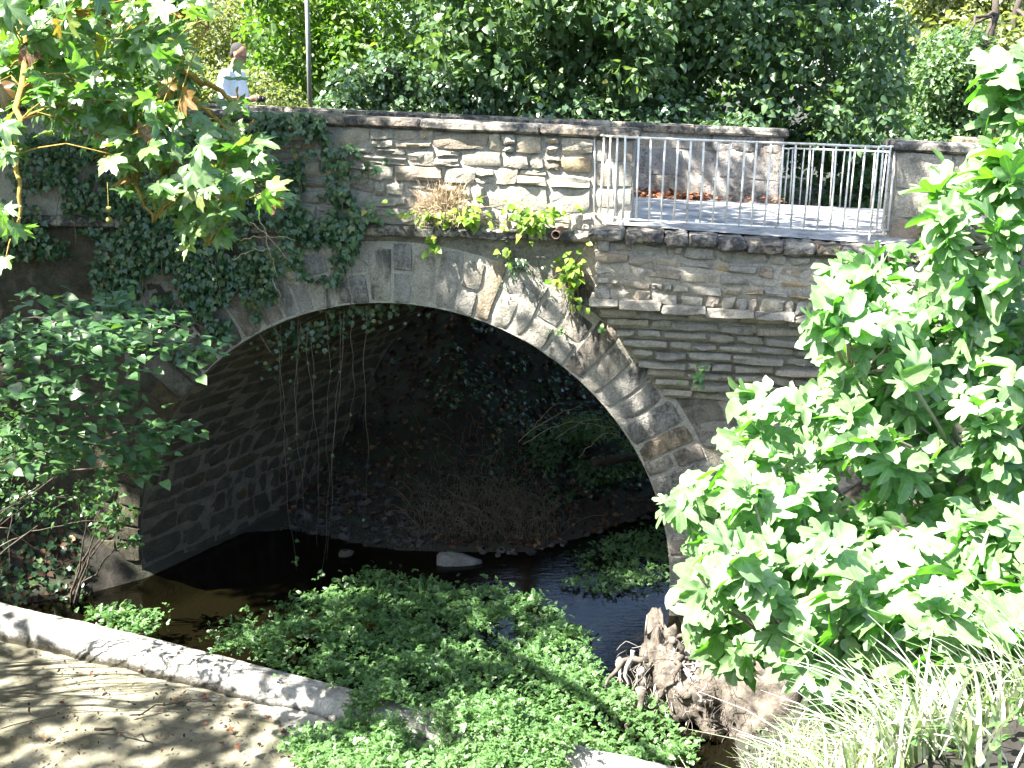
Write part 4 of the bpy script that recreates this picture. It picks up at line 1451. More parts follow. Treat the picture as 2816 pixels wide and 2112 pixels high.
# ------------------------------------------------------------------ trees and hedge behind the bridge
def crown_above(cx, cy, cz, rx, ry, rz, n, r):
    c = []
    while len(c) < n:
        q = RNG.uniform(-1, 1, 3)
        if 0.3 < np.linalg.norm(q) < 1:
            c.append(np.array([cx, cy, cz]) + q * [rx, ry, rz])
    return np.array(c), RNG.uniform(r[0], r[1], n)
def join(*cs):
    return np.concatenate([c[0] for c in cs]), np.concatenate([c[1] for c in cs])
c, r = join(pix_clumps([(930, -60), (1480, -60), (1470, 120), (1400, 200), (1200, 235), (1050, 200), (960, 150), (930, 60)], 120, 18.8, 0.9, (0.28, 0.5)), pix_clumps([(930, -60), (1480, -60), (1470, 260), (930, 260)], 50, 20.8, 0.6, (0.4, 0.6)))
tree('lime_tree', 'lime tree drooping large heart shaped leaves over the middle of the near coping', gz(0.4, 21.2), 6.0, 0.2, c, r, 80, T_HEARTL, (0.11, 0.16), M['lime'], M['bark'], group=None, upper=join(crown_above(2.2, 20.4, 11.0, 3.8, 2.8, 3.0, 60, (0.7, 1.1)), crown_above(-2.0, 21.8, 10.9, 3.2, 2.0, 2.2, 44, (0.7, 1.0))))  # second upper crown is unseen, added to darken the bank behind the arch
c, r = join(pix_clumps([(1420, -60), (1900, -60), (1930, 100), (1940, 280), (1920, 330), (1700, 320), (1650, 270), (1450, 250), (1400, 120)], 135, 19.8, 1.0, (0.32, 0.55)), pix_clumps([(1690, 300), (1960, 310), (1960, 520), (1690, 500)], 34, 20.2, 0.7, (0.3, 0.5)), pix_clumps([(1420, -60), (1900, -60), (1920, 360), (1420, 330)], 60, 22.0, 0.6, (0.45, 0.65)))
tree('lime_tree', 'dark shaded lime tree with scattered yellow leaves behind the far railing', gz(5.2, 22.6), 6.0, 0.24, c, r, 80, T_HEARTL, (0.10, 0.15), M['lime'], M['bark'], tintbias=-0.08, upper=crown_above(4.8, 21.6, 11.8, 3.4, 3.0, 2.8, 46, (0.7, 1.1)))
c, r = join(pix_clumps([(560, -50), (960, -50), (960, 140), (860, 170), (760, 230), (560, 230)], 105, 25.5, 1.4, (0.4, 0.7)))
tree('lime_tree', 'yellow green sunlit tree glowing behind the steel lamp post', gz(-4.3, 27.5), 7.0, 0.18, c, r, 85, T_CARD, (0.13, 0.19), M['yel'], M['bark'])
c, r = join(pix_clumps([(330, -50), (640, -50), (650, 180), (600, 245), (380, 250), (320, 120)], 90, 30, 1.8, (0.4, 0.8)))
tree('acacia_tree', 'pale feathery small leaved tree behind the man in the white shirt', gz(-9.6, 32), 7.0, 0.16, c, r, 150, T_TINY, (0.11, 0.17), M['pale'], M['bark'], droop=0.2)
c, r = join(pix_clumps([(-80, -60), (380, -60), (400, 250), (-80, 280)], 90, 26, 1.8, (0.5, 0.8)))
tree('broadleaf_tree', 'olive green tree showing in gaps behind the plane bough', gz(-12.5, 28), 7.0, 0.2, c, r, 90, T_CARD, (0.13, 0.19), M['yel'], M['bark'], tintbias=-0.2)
c, r = join(pix_clumps([(2000, 90), (2090, 80), (2120, 200), (2100, 310), (2000, 320), (1970, 200)], 70, 33, 1.5, (0.5, 0.8)))
tree('broadleaf_tree', 'dark bushy tree rising behind the right hand pier of the bridge', gz(14.2, 34), 5.0, 0.2, c, r, 130, T_TINY, (0.16, 0.24), M['lime'], M['bark'])
for (poly, Y, lab) in (([(1930, -80), (2300, -80), (2300, 240), (2120, 200), (1990, 60)], 52, 'pale hazy tree farthest away beyond the dark bushy tree'),
                       ([(2060, 80), (2320, 60), (2320, 420), (2100, 360)], 44, 'grey green far tree showing beside the topmost fig leaves')):
    c, r = pix_clumps(poly, 90, Y, 2.5, (0.9, 1.5))
    bx, by = float(c[:, 0].mean()), Y + 1.0
    tree('broadleaf_tree', lab, gz(bx, by), 6.0, 0.25, c, r, 130, T_TINY, (0.28, 0.42), M['pale'], M['bark'])
# farthest belt of wood that closes the view between the trunks
c, r = [], []
for k in range(260):
    x = RNG.uniform(-70, 75)
    y = RNG.uniform(62, 74)
    c.append((x, y, H1(x, y) + RNG.uniform(0.0, 15)))
    r.append(RNG.uniform(2.0, 3.4))
P, D, cl = crown_points(c, r, 100, 0.8)
R, S = crown_leaves(P, D, (0.55, 0.9))
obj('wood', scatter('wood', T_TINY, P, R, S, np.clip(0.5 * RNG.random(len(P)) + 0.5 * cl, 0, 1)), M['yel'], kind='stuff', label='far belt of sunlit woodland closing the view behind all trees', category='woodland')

# ivy hedge behind the parapet
hb = L(3.6, 6.2, 0)
hedge = thing('ivy_hedge', 'glossy ivy hedge mounded along the far side above the near coping', 'hedge', gz(hb[0], hb[1]))
c1 = pix_clumps([(650, 225), (760, 170), (860, 125), (960, 130), (1010, 190), (1200, 215), (1450, 240), (1640, 262), (1640, 330), (650, 300)], 120, 18.3, 0.5, (0.22, 0.42))
c, r = c1
# skirt down to the ground behind the far parapet
sk = [L(RNG.uniform(-0.5, 7.6), BW + RNG.uniform(0.3, 1.2), RNG.uniform(4.2, 5.7)) for k in range(70)]
c = np.concatenate([c, np.array(sk)])
r = np.concatenate([r, RNG.uniform(0.3, 0.45, len(sk))])
P, D, cl = crown_points(c, r, 130, 0.9)
R, S = crown_leaves(P, D, (0.06, 0.10), up=0.5, rand=0.6)
kid('foliage', scatter('foliage', T_IVYL, P, R, S, np.clip(0.6 * RNG.random(len(P)) + 0.3 * cl, 0, 1)), M['hedge'], hedge, kind='stuff')
for k in range(5):
    a = np.array(L(0.4 + 1.6 * k, 5.6, 0))
    a[2] = H1(a[0], a[1]) - 0.1
    limb(hedge, bez(a, a + [RNG.normal(0, .3), RNG.normal(0, .3), 1.6], (.1, .1, 0), 6), 0.04, 0.012, M['bark'], 'stem')

# ------------------------------------------------------------------ ivy on the bridge
def ivy_patch(label, regions, v=(-0.04, -0.22), size=(0.045, 0.08), mat='ivy', name='ivy', base=None, tmpls=None, cat='ivy'):
    P, Nn = [], []
    for poly, n in regions:
        for x, y in sample_poly(poly, n):
            vv = RNG.uniform(v[1], v[0])
            P.append(face_point(x, y, vv))
    P = np.array(P)
    # clumpiness
    keep = fbm(P * 3.0, 3) > 0.44 - 0.0
    P = P[keep]
    n = len(P)
    t = thing(name, label, cat, tuple(base if base is not None else P[np.argmin(P[:, 2])]))
    Nn = -BN * 0.8 + UP * 0.55 + unit(n) * 0.55
    Tp = np.tile([0, 0, -1.0], (n, 1)) + unit(n) * 0.7
    S = RNG.uniform(size[0], size[1], n)
    kid('foliage', scatter('foliage', tmpls or T_IVYL, P, frames(Nn, Tp), S, RNG.random(n)), M[mat], t, kind='stuff')
    B = Bag()
    for k in range(max(4, n // 160)):
        a = P[RNG.integers(0, n)]
        b_ = a + RNG.normal(0, 0.25, 3) * [1, 0.2, 0.4] - [0, 0, 0.6]
        B.tube(bez(a, b_, RNG.normal(0, .06, 3) * [1, .3, .3], 7, wob=0.012), 0.004, 4)
    kid('stems', B.mesh('stems'), M['vine'], t, kind='stuff')
    return t
ivy_patch('dark ivy spilling over the coping and hanging down beside the bare rubble', [([(540, 240), (700, 245), (715, 300), (700, 350), (760, 420), (785, 480), (770, 560), (720, 620), (640, 600), (600, 470), (560, 340)], 3000), ([(690, 330), (790, 300), (850, 340), (800, 380), (720, 390)], 180), ([(480, 330), (600, 360), (640, 560), (560, 660), (520, 560), (470, 450)], 1000)], v=(-0.04, -0.3))
ivy_patch('ivy matting the parapet behind the plane bough', [([(150, 300), (560, 260), (570, 420), (480, 470), (440, 560), (300, 520), (180, 460), (90, 380)], 3600), ([(-30, 270), (180, 300), (160, 470), (-30, 520)], 1300), ([(180, 480), (480, 480), (480, 620), (300, 660), (190, 640)], 2000), ([(-30, 480), (190, 490), (190, 560), (-30, 560)], 420)], v=(-0.03, -0.25))
ivy_patch('thin ivy trailing over the render left of the arch ring', [([(400, 540), (560, 560), (600, 640), (540, 720), (470, 740), (400, 700)], 1200), ([(180, 600), (420, 600), (470, 700), (420, 800), (250, 760)], 1200)], v=(-0.03, -0.16))
# leaves just inside the arch, hanging from the crown
def hang_patch(label, spots, size=(0.04, 0.07)):
    P = []
    for (x, y, sx, sy, n, v) in spots:
        for k in range(n):
            P.append(face_point(x + RNG.normal(0, sx), y + abs(RNG.normal(0, sy)), v + RNG.normal(0, .06)))
    P = np.array(P)
    t = thing('ivy', label, 'ivy', tuple(P[np.argmax(P[:, 2])]))
    n = len(P)
    Nn = -BN * 0.9 + UP * 0.4 + unit(n) * 0.6
    Tp = np.tile([0, 0, -1.0], (n, 1)) + unit(n) * 0.6
    kid('foliage', scatter('foliage', T_IVYL, P, frames(Nn, Tp), RNG.uniform(size[0], size[1], n), RNG.random(n)), M['ivy'], t, kind='stuff')
hang_patch('ivy curtain clinging under the left shoulder of the arch', [(620, 690, 35, 50, 90, 0.25), (690, 695, 40, 25, 70, 0.3), (770, 660, 40, 22, 80, 0.25), (850, 650, 30, 18, 40, 0.25)])

# hanging dry vines
vines = [(592, 690, 640, 1230, 12), (598, 690, 622, 1000, 5), (640, 690, 655, 1150, -8), (648, 690, 612, 1060, 8), (668, 700, 690, 1180, 6), (680, 720, 640, 1130, -10), (700, 650, 712, 1050, 8), (728, 680, 690, 1270, 14), (738, 670, 700, 1210, -6), (790, 660, 784, 1120, 8), (765, 680, 745, 960, 5)]
for i, (x0, y0, x1, y1, bow) in enumerate(vines):
    v0 = 0.02 + 0.03 * (i % 4)
    a = face_point(x0, y0, v0 - 0.05)
    uu0, zz0 = on_face(x0, y0, v0)
    uu1, zz1 = on_face(x1, y1, v0)
    pts = [L(uu0 + (uu1 - uu0) * s ** 1.6 + 0.03 * math.sin(7 * s + i) + 0.012 * math.sin(23 * s + 2 * i) + bow * 0.002 * math.sin(3.1 * s), v0 + 0.03 * math.sin(5 * s + i), zz0 + (max(zz1, 0.03) - zz0) * s) for s in np.linspace(0, 1, 26)]
    B = Bag()
    B.tube(pts, np.linspace(0.0036, 0.0016, 26), 4)
    t = thing('hanging_vine', 'thin dry vine strand hanging from the left shoulder of the arch', 'vine', tuple(pts[0]), 'dry vines hanging under the arch')
    kid('stem', B.mesh('stem'), M['vine'], t)
    k = 1
    P = np.array([pts[int(RNG.integers(4, 26))] + RNG.normal(0, .02, 3) for _ in range(k)] + ([pts[-2] + RNG.normal(0, .03, 3) for _ in range(6)] if i in (0, 7) else []))
    n = len(P)
    kid('foliage', scatter('foliage', T_IVYL, P, frames(-BN * 0.8 + UP * .5 + unit(n) * .6, unit(n) - UP * .6), RNG.uniform(.03, .055, n), RNG.random(n) * .3 + .6), M['ivy'], t, kind='stuff')

# ------------------------------------------------------------------ small plants rooted in the masonry
def tuft(name, label, cx, cy, rx, ry, n, v, size, mat, tm, hang=0.5, cat='plant'):
    u, z = on_face(cx, cy, v)
    sc = 12.4 / 2332.0
    P = []
    for k in range(n):
        a = RNG.uniform(0, 2 * math.pi)
        q = min(1.7, abs(RNG.normal(0, 0.72)))
        lob = 0.75 + 0.45 * math.sin(3 * a + cx) + 0.2 * math.sin(7 * a + cy)
        q *= lob
        P.append(L(u + rx * sc * q * math.cos(a), v - RNG.uniform(-0.02, 0.16), z + ry * sc * q * math.sin(a)))
    P = np.array(P)
    base = L(u, v + 0.1, z)
    t = thing(name, label, cat, tuple(base))
    D = P - base
    Nn = -BN * 0.6 + UP * 0.75 + unit(n) * 0.5
    Tp = D / (np.linalg.norm(D, axis=1)[:, None] + 1e-6) + np.array([0, 0, -hang]) + unit(n) * 0.4
    kid('foliage', scatter('foliage', tm, P, frames(Nn, Tp), RNG.uniform(size[0], size[1], n), RNG.random(n)), M[mat], t, kind='stuff')
    B = Bag()
    for p in P[::4]:
        B.tube(bez(base, p, (0, 0, 0.03), 4), 0.003, 4, False)
    kid('stems', B.mesh('stems'), M['vine'], t, kind='stuff')
    return t
for (lab, cx, cy, rx, ry, n, v, sz, mt, tm) in (
        ('broad bright green plant spreading along the string course below the big stones', 1150, 468, 62, 36, 150, -0.1, (0.06, 0.10), 'ledge', T_HEART),
        ('lime green heart leaved plant beside the dry tuft on the string course', 1015, 470, 48, 30, 80, -0.1, (0.06, 0.10), 'ledge', T_HEART),
        ('yellowing low plant under the dry straw tuft', 930, 462, 55, 18, 60, -0.1, (0.05, 0.085), 'ledge', T_HEART),
        ('dark green plant at the foot of the parapet next to the ivy', 800, 462, 45, 25, 60, -0.1, (0.06, 0.1), 'lime', T_HEART),
        ('hanging bright green plant in the corner against the corbelled platform', 1236, 585, 36, 58, 130, -0.08, (0.055, 0.09), 'ledge', T_HEART),
        ('ferny dark green weed growing from the arch ring joints', 1120, 572, 42, 36, 130, -0.04, (0.03, 0.05), 'ivy', T_OVAL),
        ('small sprig of pale leaves on the arch face below the ledge', 945, 535, 28, 20, 26, -0.04, (0.05, 0.08), 'ledge', T_HEART),
        ('small twig of round leaves below the string course near the drain pipe', 1098, 540, 10, 22, 12, -0.06, (0.06, 0.09), 'ledge', T_HEART),
        ('little green seedling rooted among the corbelled courses', 1512, 808, 16, 34, 34, -0.35, (0.05, 0.075), 'cress', T_HEART),
        ('tiny weed at the seam between ring and corbels', 1300, 706, 14, 14, 18, -0.1, (0.04, 0.06), 'cress', T_HEART),
        ('tiny weed low on the arch ring', 1215, 712, 24, 8, 14, -0.05, (0.03, 0.05), 'cress', T_HEART)):
    tuft('ledge_plant', lab, cx, cy, rx, ry, n, v, sz, mt, tm)
# dead fibrous roots under the hanging plant
u0_, z0_ = on_face(1240, 640, -0.06)
B = Bag()
for k in range(70):
    a = L(u0_ + RNG.normal(0, .09), -0.03, z0_ + RNG.uniform(0.0, 0.3))
    B.tube(bez(a, a + [RNG.normal(0, .05), -0.05, -RNG.uniform(.2, .4)], (0, 0, 0), 4, wob=.006), 0.0025, 3, False)
obj('dead_roots', B.mesh('dead_roots'), M['bark'], kind='stuff', label='mat of dead brown roots below the hanging green plant', category='roots')
# dry straw tuft
u0_, z0_ = on_face(960, 470, -0.06)
B = Bag()
for k in range(420):
    a = L(u0_ + RNG.normal(0, .15), -0.05 - RNG.random() * .06, z0_ + RNG.uniform(-.06, .08))
    b_ = a + np.array([RNG.normal(0, .13), -RNG.uniform(0, .12), RNG.uniform(-.12, .42)])
    B.tube(bez(a, b_, (0, 0, .05), 4, wob=.012), 0.0034, 3, False)
t = thing('straw_tuft', 'bleached dry straw tuft standing on the string course', 'dry grass', tuple(L(u0_, -0.05, z0_ - .06)))
kid('straw', B.mesh('straw'), M['dry'], t, kind='stuff')

# ------------------------------------------------------------------ weir
WP = np.array(WEIR)
wt = np.linspace(0, len(WP) - 1, 260)
wc = np.stack([np.interp(wt, np.arange(len(WP)), WP[:, k]) for k in range(2)], 1)
wtan = np.gradient(wc, axis=0)
wtan /= np.linalg.norm(wtan, axis=1)[:, None]
wnor = np.stack([wtan[:, 1], -wtan[:, 0]], 1)       # towards the camera
prof = np.array([(-0.30, -0.5), (-0.22, 0.03), (-0.18, 0.18), (-0.10, 0.235), (0.04, 0.24), (0.11, 0.21), (0.16, 0.13), (0.20, 0.02), (0.23, -0.25), (0.30, -0.5)])
pt_ = np.linspace(0, len(prof) - 1, 30)
prof = np.stack([np.interp(pt_, np.arange(len(prof)), prof[:, k]) for k in range(2)], 1)
WV = np.zeros((len(wc), len(prof), 3))
WV[:, :, :2] = wc[:, None, :] + wnor[:, None, :] * prof[None, :, 0, None]
WV[:, :, 2] = prof[None, :, 1]
n_ = fbm(WV * 1.7, 4) - 0.5
n2_ = 1 - np.abs(2 * fbm(WV * 5.0 + 5, 4) - 1) - 0.7
n3_ = fbm(WV * 16.0 + 9, 3) - 0.5
WV[:, :, :2] += wnor[:, None, :] * (0.20 * n_ - 0.06 * n2_ + 0.04 * n3_)[..., None]
WV[:, :, 2] += np.where(WV[:, :, 2] > 0, 0.10 * n_ - 0.06 * n2_ + 0.03 * n3_, 0)
m_ = len(prof)
WV = WV.reshape(-1, 3)
WF = [(i * m_ + k, i * m_ + k + 1, (i + 1) * m_ + k + 1, (i + 1) * m_ + k) for i in range(len(wc) - 1) for k in range(m_ - 1)]
weir = obj('weir', mesh('weir', WV, WF, True), M['weir'], label='low rounded white crusted concrete weir crossing the stream', category='weir')
def weir_h(x, y):
    d = np.abs(sdist(np.atleast_1d(np.asarray(x, float)), np.atleast_1d(np.asarray(y, float)), WEIR))
    return np.where(d < 0.24, 0.24 * (1 - (d / 0.26) ** 4), 0.0)

# ------------------------------------------------------------------ watercress
def cress(name, label, poly, n, hmin, hmax, size, tmpls=T_CRESS, mat='cress', kind='stuff', fq=1.6):
    pts = np.array(sample_poly(poly, n)) + RNG.normal(0, 0.09, (n, 2)) * (RNG.random((n, 1)) < 0.5)
    g3 = np.stack([pts[:, 0], pts[:, 1], 0 * pts[:, 0]], -1)
    pts = pts[(fbm(g3 * 2.6 + 31, 4) > 0.36) | (RNG.random(n) < 0.25)]
    n = len(pts)
    x, y = pts[:, 0], pts[:, 1]
    base = np.maximum(np.maximum(height(x, y), 0.0), weir_h(x, y))
    p3 = np.stack([x, y, 0 * x], -1)
    mound = fbm(p3 * fq, 3)
    k = fbm(p3 * 4.0 + 3, 2)
    z = base + (hmin + (hmax - hmin) * smooth(0.3, 0.68, mound)) * (0.45 + 0.55 * RNG.random(n) ** 0.5) + 0.05 * (k - .5)
    P = np.stack([x, y, z], -1)
    th = RNG.uniform(0, 2 * math.pi, n)
    Tp = np.stack([np.cos(th), np.sin(th), RNG.uniform(-.2, .5, n)], -1)
    Nn = UP + RNG.normal(0, .45, (n, 3))
    S = RNG.uniform(size[0], size[1], n)
    tall = RNG.random(n) < 0.03
    P[tall, 2] += RNG.uniform(0.04, 0.12, tall.sum())
    S = np.where(tall, S * 1.35, S)
    tint = np.clip(0.5 * RNG.random(n) + 0.45 * fbm(p3 * 1.2 + 9, 3), 0, 1)
    return obj(name, scatter(name, tmpls, P, frames(Nn, Tp), S, tint), M[mat], kind=kind, label=label, category='plants')
cress('watercress', 'thick bed of watercress filling the stream between bridge and weir', [(-3.4, 11.15), (-3.2, 11.6), (-2.9, 12.0), (-2.6, 12.35), (-2.3, 12.85), (-1.7, 13.15), (-0.9, 13.2), (-0.2, 12.95), (0.45, 12.75), (0.5, 12.3), (0.9, 11.9), (0.8, 11.3), (1.0, 10.8), (0.9, 10.35), (1.4, 9.9), (1.9, 9.3), (1.7, 8.95), (0.9, 9.2), (-1.2, 10.05), (-3.2, 10.9)], 14500, 0.03, 0.34, (0.055, 0.105))
cress('watercress', 'sunlit bushy watercress spilling over the middle of the weir', [(-2.1, 9.6), (-2.15, 9.3), (-1.95, 9.0), (-1.75, 8.6), (-1.3, 8.4), (0.3, 8.3), (0.5, 8.75), (0.65, 9.0), (0.6, 9.3), (-0.1, 9.75), (-0.8, 10.05), (-1.3, 10.2), (-1.5, 10.0), (-1.7, 9.75)], 12500, 0.06, 0.32, (0.05, 0.095), fq=2.6)
cress('watercress', 'dim green weed mat on the water under the right of the arch', [(0.7, 13.2), (0.9, 13.7), (1.0, 14.2), (1.6, 14.9), (2.5, 15.3), (2.9, 14.9), (2.3, 13.7), (1.9, 13.2), (1.3, 12.9)], 2200, 0.0, 0.06, (0.05, 0.09))
cress('watercress', 'small strip of watercress between the left bank and the weir', [(-5.3, 12.15), (-4.9, 12.3), (-4.4, 12.2), (-4.1, 11.9), (-4.5, 11.65), (-5.1, 11.95)], 420, 0.02, 0.12, (0.08, 0.13))

# ------------------------------------------------------------------ gravel bar and rocks
def rock_mesh(seed, flat=0.6):
    rg = np.random.default_rng(seed)
    V, T = ball((0, 0, 0), 1.0, 12)
    V = np.array(V)
    o = rg.uniform(0, 20, 3)
    V = V * (0.7 + 0.6 * fbm(V * 0.9 + o, 3))[:, None]
    V[:, 2] *= flat
    # facets
    for k in range(6):
        d = unit(1)[0]
        s = V @ d
        c = rg.uniform(0.5, 0.75)
        V = V - np.maximum(s - c, 0)[:, None] * d
    return tri_mesh('stone', V, T, smooth=False)
rocks = [rock_mesh(k, 0.55) for k in range(6)]
for me in rocks:
    me.materials.append(M['dim_rock'])
BAR = [(-3.5, 15.0), (-2.6, 14.75), (-2.0, 14.4), (-1.1, 14.25), (-0.9, 14.7), (-1.4, 15.2), (-2.0, 15.9), (-2.5, 16.9), (-3.0, 16.4)]
for k, (x, y) in enumerate(sample_poly(BAR, 70)):
    s = RNG.uniform(0.04, 0.11)
    o = obj('stone', rocks[k % 6], None, None, label='grey stone lying loose on the dim gravel bar inside the arch', category='stone', group='stones on the gravel bar')
    o.location = (x, y, max(0, H1(x, y)) + 0.2 * s)
    o.scale = (s * RNG.uniform(.9, 1.5), s, s)
    o.rotation_euler = (RNG.normal(0, .2), RNG.normal(0, .2), RNG.uniform(0, 6.28))
for k in range(26):
    t_ = RNG.random()
    x, y = (-1.0 + 1.4 * t_, 14.24 + 0.06 * t_) if k % 2 else (0.4 + 1.8 * t_, 14.36 + 1.5 * t_)
    s = RNG.uniform(0.035, 0.09)
    o = obj('stone', rocks[k % 6], None, None, label='dark stone at the foot of the litter bank along the water', category='stone', group='stones along the far waterline')
    o.location = (x + RNG.normal(0, .05), y + RNG.normal(0, .08), 0.01)
    o.scale = (s * RNG.uniform(.9, 1.6), s, s * .8)
    o.rotation_euler = (RNG.normal(0, .2), RNG.normal(0, .2), RNG.uniform(0, 6.28))
fr = at_height(990, 1212, 0.03)
top_ = np.array([(-.30, .02, .075), (-.27, .10, .085), (-.10, .14, .09), (.08, .10, .07), (.22, .05, .035), (.33, .0, .018), (.20, -.07, .02), (.0, -.11, .045), (-.18, -.12, .06), (-.29, -.08, .065)])
bot_ = top_ * [1.02, 1.05, 0] + [0, 0, -.08]
nk = len(top_)
V = np.vstack([top_, bot_, [(0, 0.0, .085)]])
T = [t for i in range(nk) for t in ((i, (i + 1) % nk, 2 * nk), (i, nk + i, nk + (i + 1) % nk), (i, nk + (i + 1) % nk, (i + 1) % nk))]
o = obj('rock', tri_mesh('rock', V, [(a, c, b_) for a, b_, c in T], smooth=False), M['rock'], label='flat pale rock standing alone in the dark water under the arch', category='rock')
o.location = (fr[0], fr[1], 0.03)
for (x, y, s, lab) in ((745, 1195, 0.10, 'blocky pale rock at the water edge of the gravel bar'), (1195, 1040, 0.0, None)):
    if s:
        q = at_height(x, y, 0.05)
        o = obj('rock', rocks[2].copy(), None, None, label=lab, category='rock')
        o.location = tuple(q)
        o.scale = (s * 1.4, s, s)
pb = np.array(sample_poly(BAR, 1500))
P = np.stack([pb[:, 0], pb[:, 1], np.maximum(height(pb[:, 0], pb[:, 1]), 0) + 0.008], -1)
Vb, Tb = ball((0, 0, 0), 0.5, 6)
Vb = np.array(Vb) * [1, .8, .55]
obj('gravel', scatter('gravel', [(Vb, np.array(Tb), Vb[:, :2])], P, frames(UP + RNG.normal(0, .2, P.shape), unit(len(P))), RNG.uniform(.02, .06, len(P)), RNG.random(len(P))), M['dim_rock'], kind='stuff', label='small gravel spread between the stones inside the arch', category='gravel')

# ------------------------------------------------------------------ leaf litter, brush and canes on the bank behind the arch
def ground_scatter(name, label, poly, n, tm, size, mat, lift=0.015, tilt=0.45, cat='leaves', thin=0.0):
    pts = np.array(sample_poly(poly, n))
    if thin:
        pts = pts[fbm(np.stack([pts[:, 0], pts[:, 1], 0 * pts[:, 0]], -1) * 1.1 + 2, 3) > thin]
    n = len(pts)
    P = np.stack([pts[:, 0], pts[:, 1], height(pts[:, 0], pts[:, 1]) + lift + RNG.random(n) * 0.03], -1)
    e = 0.15
    gxn = (height(pts[:, 0] + e, pts[:, 1]) - height(pts[:, 0] - e, pts[:, 1])) / (2 * e)
    gyn = (height(pts[:, 0], pts[:, 1] + e) - height(pts[:, 0], pts[:, 1] - e)) / (2 * e)
    Nn = np.stack([-gxn, -gyn, np.ones(n)], -1)
    Nn /= np.linalg.norm(Nn, axis=1)[:, None]
    Nn = Nn + RNG.normal(0, tilt, (n, 3))
    return obj(name, scatter(name, tm, P, frames(Nn, unit(n)), RNG.uniform(size[0], size[1], n), RNG.random(n)), M[mat], kind='stuff', label=label, category=cat)
ground_scatter('leaf_litter', 'brown leaf litter covering the bank seen through the arch', [(-4.2, 15.9), (-1.5, 14.9), (-0.8, 14.3), (0.4, 14.4), (1.5, 15.2), (3.0, 16.7), (7, 19.4), (7, 23), (-5, 23)], 11000, T_CARD, (0.06, 0.13), 'dead', cat='leaf litter')
ground_scatter('leaf_litter', 'dead leaves under the left bank brush beside the weir', [(-5.4, 12.7), (-5.6, 13.2), (-9, 14), (-10, 9), (-7.4, 9.2), (-6.2, 12.2)], 2500, T_CARD, (0.06, 0.12), 'dead', cat='leaf litter')
ground_scatter('ground_ivy', 'dark ivy creeping over the litter bank behind the arch', [(-2.5, 16.8), (0.5, 15.4), (2.5, 17.0), (5, 19), (5, 22), (-2, 22)], 5200, T_IVYL, (0.05, 0.09), 'ivy', 0.05, 0.5, cat='ivy', thin=0.5)
ground_scatter('ground_ivy', 'dark ivy creeping over the left bank at the abutment foot', [(-5.3, 12.6), (-5.6, 13.3), (-9, 14), (-10, 9), (-7.4, 9.2), (-6.2, 12.2)], 2600, T_IVYL, (0.05, 0.09), 'ivy', 0.06, 0.5, cat='ivy', thin=0.42)
# red leaves swept against the far parapet
lp = []
for k in range(420):
    u_ = RNG.uniform(6.15, 7.2) if RNG.random() < .8 else RNG.uniform(6, 8.3)
    lp.append(L(u_, V0F - abs(RNG.normal(0.05, 0.22)), zdeck(u_) + 0.02 + RNG.random() * 0.05))
lp = np.array(lp)
obj('leaf_litter', scatter('leaf_litter', T_OVAL, lp, frames(UP + RNG.normal(0, .5, lp.shape), unit(len(lp))), RNG.uniform(.06, .11, len(lp)), RNG.random(len(lp))), M['red'], kind='stuff', label='red dead leaves swept against the foot of the far parapet', category='leaf litter')

def bush(name, label, base, clumps, radii, per, tm, size, mat, stems=8, cat='shrub', droop=0.3, up=0.7, stem_mat='bark', parts=0):
    base = np.asarray(base, float)
    t = thing(name, label, cat, tuple(base))
    P, D, cl = crown_points(clumps, radii, per, 0.7)
    R, S = crown_leaves(P, D, size, up, 0.6, droop)
    rest = np.arange(len(P))
    if parts:
        rest = leaves_as_parts('leaf', tm, M[mat + '_obj'], P, R, S, t, parts)
    kid('foliage', scatter('foliage', tm, P[rest], R[rest], S[rest], np.clip(.6 * RNG.random(len(rest)) + .35 * cl[rest], 0, 1)), M[mat], t, kind='stuff')
    for i in RNG.choice(len(clumps), min(stems, len(clumps)), replace=False):
        limb(t, bez(base - [0, 0, .1], clumps[i], (0, 0, 0.1 * np.linalg.norm(clumps[i] - base)), 8, wob=0.03), 0.016, 0.004, M[stem_mat], 'stem', 5)
    return t
M['lime_obj'] = leaf_mat('sapling_leaf_single', [(0.0, (0.035, 0.085, 0.03)), (0.5, (0.05, 0.115, 0.038)), (1.0, (0.075, 0.15, 0.045))], 0.32, rough=0.36, spec=0.55, obj=True)
M['sap'] = leaf_mat('sapling_leaf', [(0.0, (0.035, 0.085, 0.03)), (0.5, (0.05, 0.115, 0.038)), (1.0, (0.075, 0.15, 0.045))], 0.32, rough=0.36, spec=0.55)
M['sap_obj'] = M['lime_obj']
# sapling with layered sprays before the left abutment
sb = np.array([-6.9, 9.9, 0])
sb[2] = H1(sb[0], sb[1])
sap = thing('sapling', 'leafy sapling with layered green sprays before the left abutment', 'sapling', tuple(sb))
SPR = [((-20, 700), (190, 715), 8.8), ((-20, 760), (330, 720), 9.1), ((60, 740), (490, 768), 9.5), ((100, 800), (330, 800), 8.9), ((40, 720), (260, 745), 8.7), ((150, 700), (420, 712), 9.8), ((-20, 860), (170, 850), 8.6), ((-20, 930), (230, 905), 8.8), ((100, 960), (280, 990), 9.0), ((-20, 1010), (150, 985), 8.7), ((230, 940), (450, 950), 9.5), ((180, 880), (300, 880), 9.2), ((230, 1010), (370, 985), 9.2), ((280, 1000), (340, 1025), 9.2), ((-20, 800), (120, 900), 8.5), ((210, 660), (300, 650), 10.5), ((60, 650), (300, 690), 10.2)]
P, Nn, Tp, S = [], [], [], []
